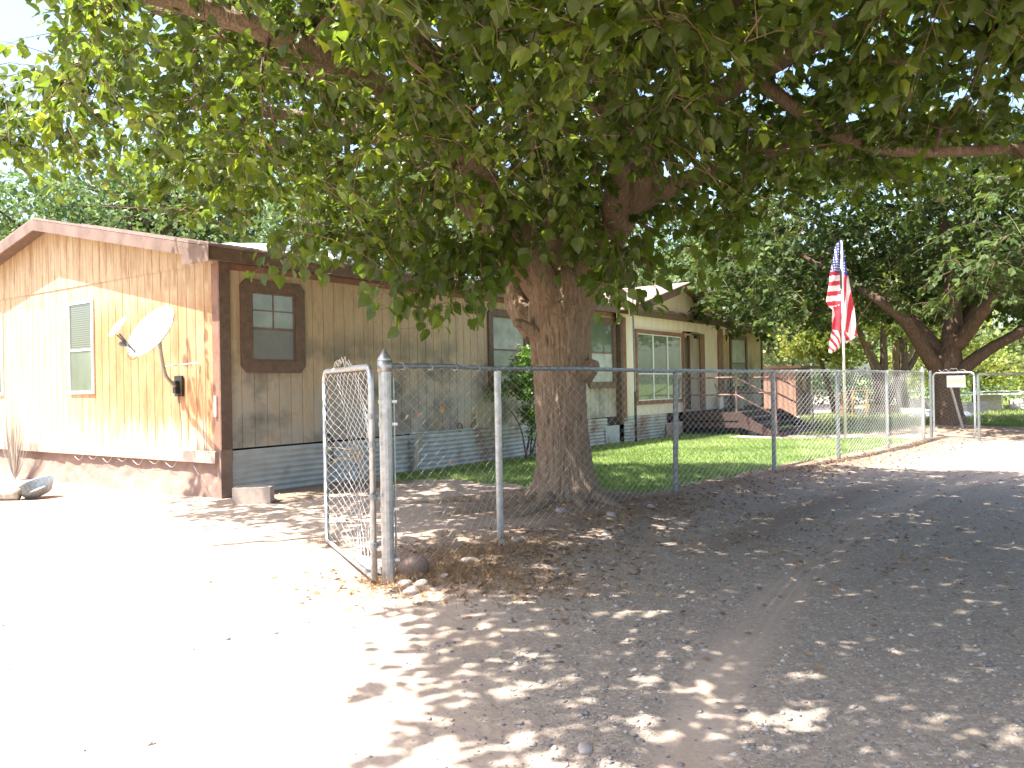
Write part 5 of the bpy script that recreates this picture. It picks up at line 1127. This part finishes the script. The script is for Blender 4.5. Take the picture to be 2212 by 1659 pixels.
for k, (x, y, l) in enumerate([(13.5, 29.9, 'worn black tyre lying flat in the yard left of the flagpole'), (16.2, 30.6, 'worn tyre lying by the tall grey crate')]):
    b = empty('tyre', (x, y, .1), 0, l, 'tyre', 'old tyres in the yard'); m = MB(); a = np.linspace(0, 2*math.pi, 21); m.tube(np.stack([.26*np.cos(a), .26*np.sin(a), 0*a], -1), .1, 10, ref=(0, 0, 1)); m.build('rubber', M['black'], b, smooth=True)
m = MB(); Tt, Uu = np.meshgrid(np.linspace(-1, 1, 26), np.linspace(-.6, .6, 16), indexing='ij'); m.grid(np.stack([Tt, Uu, .02+.34*np.clip((1-Tt**2)*(1-(Uu/.6)**2), 0, 1)**.6*(1+.5*fbm(Tt*3, Uu*3, 0, 3, 6))], -1)[::-1])
o = m.build('tarp', M['white_paint'], smooth=True, label='white crumpled tarp heap on the ground beyond the sagging fence', cat='tarp'); o.location = (14.6, 27.6, 0)
# dirt heap and pan at left wall
lr = [('dark_pan', (-6.35, 10.95), 'dark shallow metal pan on the ground by the earth skirt at left')]
b = empty('metal_pan', (-6.3, 10.95, .0), .2, 'grey shallow metal pan tipped on the ground at far left', 'pan'); m = MB(); a = []
m.tube([(0, 0, .02), (0, 0, .025), (0, 0, .14), (0, 0, .15)], [.14, .17, .23, .24], 20, ref=(1, 0, 0), cap=False); m.tube([(0, 0, .02), (0, 0, .03)], [.15, .15], 20, ref=(1, 0, 0)); m.build('bowl', M['galv_dark'], b); b.rotation_euler = (.35, -.25, .2); b.location = (-6.35, 10.85, .05)
b = empty('weathered_log', (-7.0, 10.6, 0), 0, 'short brown log lying on the sand at the left picture edge', 'log'); m = MB(); m.tube([(-.5, -.1, .09), (0, 0, .1), (.5, .05, .08)], [.09, .1, .08], 10, 10); m.build('wood', M['wood_grey'], b, smooth=True)
# dead weed against left wall
b = HOB('dry_shrub', 'thin grey dry weed standing against the sunlit end wall at left', 'weed', (-.35, 5.1, 0)); m = MB(); gg = np.random.default_rng(9)
for k in range(150):
    a = gg.normal(0, .12, 2); h = gg.uniform(.5, 1.35)*(1-abs(a[1])); m.tube([(0, 0, 0), (a[0]*.4, a[1]*.6, h*.5), (a[0]*.6, a[1], h)], [.005, .002], 3, 5)
m.build('stems', M['wood_grey'], b)
# ---- rocks
rk = [(-.75, 6.04, .12, 'largest reddish rock just behind the near fence post'), (-.77, 5.66, .05, 'flat grey rock at the foot of the near post'), (-.66, 5.68, .045, 'grey rock second right from the near post foot'), (-.70, 5.44, .055, 'pale rounded rock in front of the near post'), (-.52, 5.86, .04, 'small rock in the weeds right of the near post'), (.02, 7.12, .05, 'pale rock beside second fence post'), (-.1, 6.95, .05, 'brown rock in front of the second fence post'), (-.35, 6.35, .055, 'grey rock half way between first two posts'), (.5, 8.6, .06, 'rock lying on roots before the big trunk'), (1.0, 8.4, .05, 'rock right of the big trunk roots'), (.85, 7.5, .04, 'small stone on the bank before the big trunk'), (1.5, 8.9, .045, 'small stone below the fence right of trunk'), (-.55, 5.5, .03, 'smallest pebble before the near post'), (.25, 3.05, .035, 'embedded pale stone in the sand at the bottom of the picture')]
for k, (x, y, r, l) in enumerate(rk):
    m = MB(); rock_mb(m, (0, 0, 0), r, k+1, (1.2, .9, .6) if k else (1, .8, .95), 16); o = m.build('rock', M['earth'] if k == 0 else M['rock'], smooth=True, label=l, cat='rock', group='rocks along the fence'); o.location = (x, y, gh(x, y)+r*.15); o.rotation_euler = (0, 0, k*1.3)
# ---- power line
m = MB(); m.tube([(5, 60, 8.0), (25, 60, 7.2), (60, 60, 8.4)], .03, 4, 20); m.build('power_line', M['black'], label='thin dark power line crossing behind the house end', cat='power line')
m = MB(); m.tube([(24, 50, 4.35), (50, 50, 4.2)], .03, 4); m.build('power_line', M['black'], label='lower dark wire crossing the sky at far right', cat='power line')
print('objects', len(bpy.data.objects), 'polys', sum(len(o.data.polygons) for o in bpy.data.objects if o.type == 'MESH'))
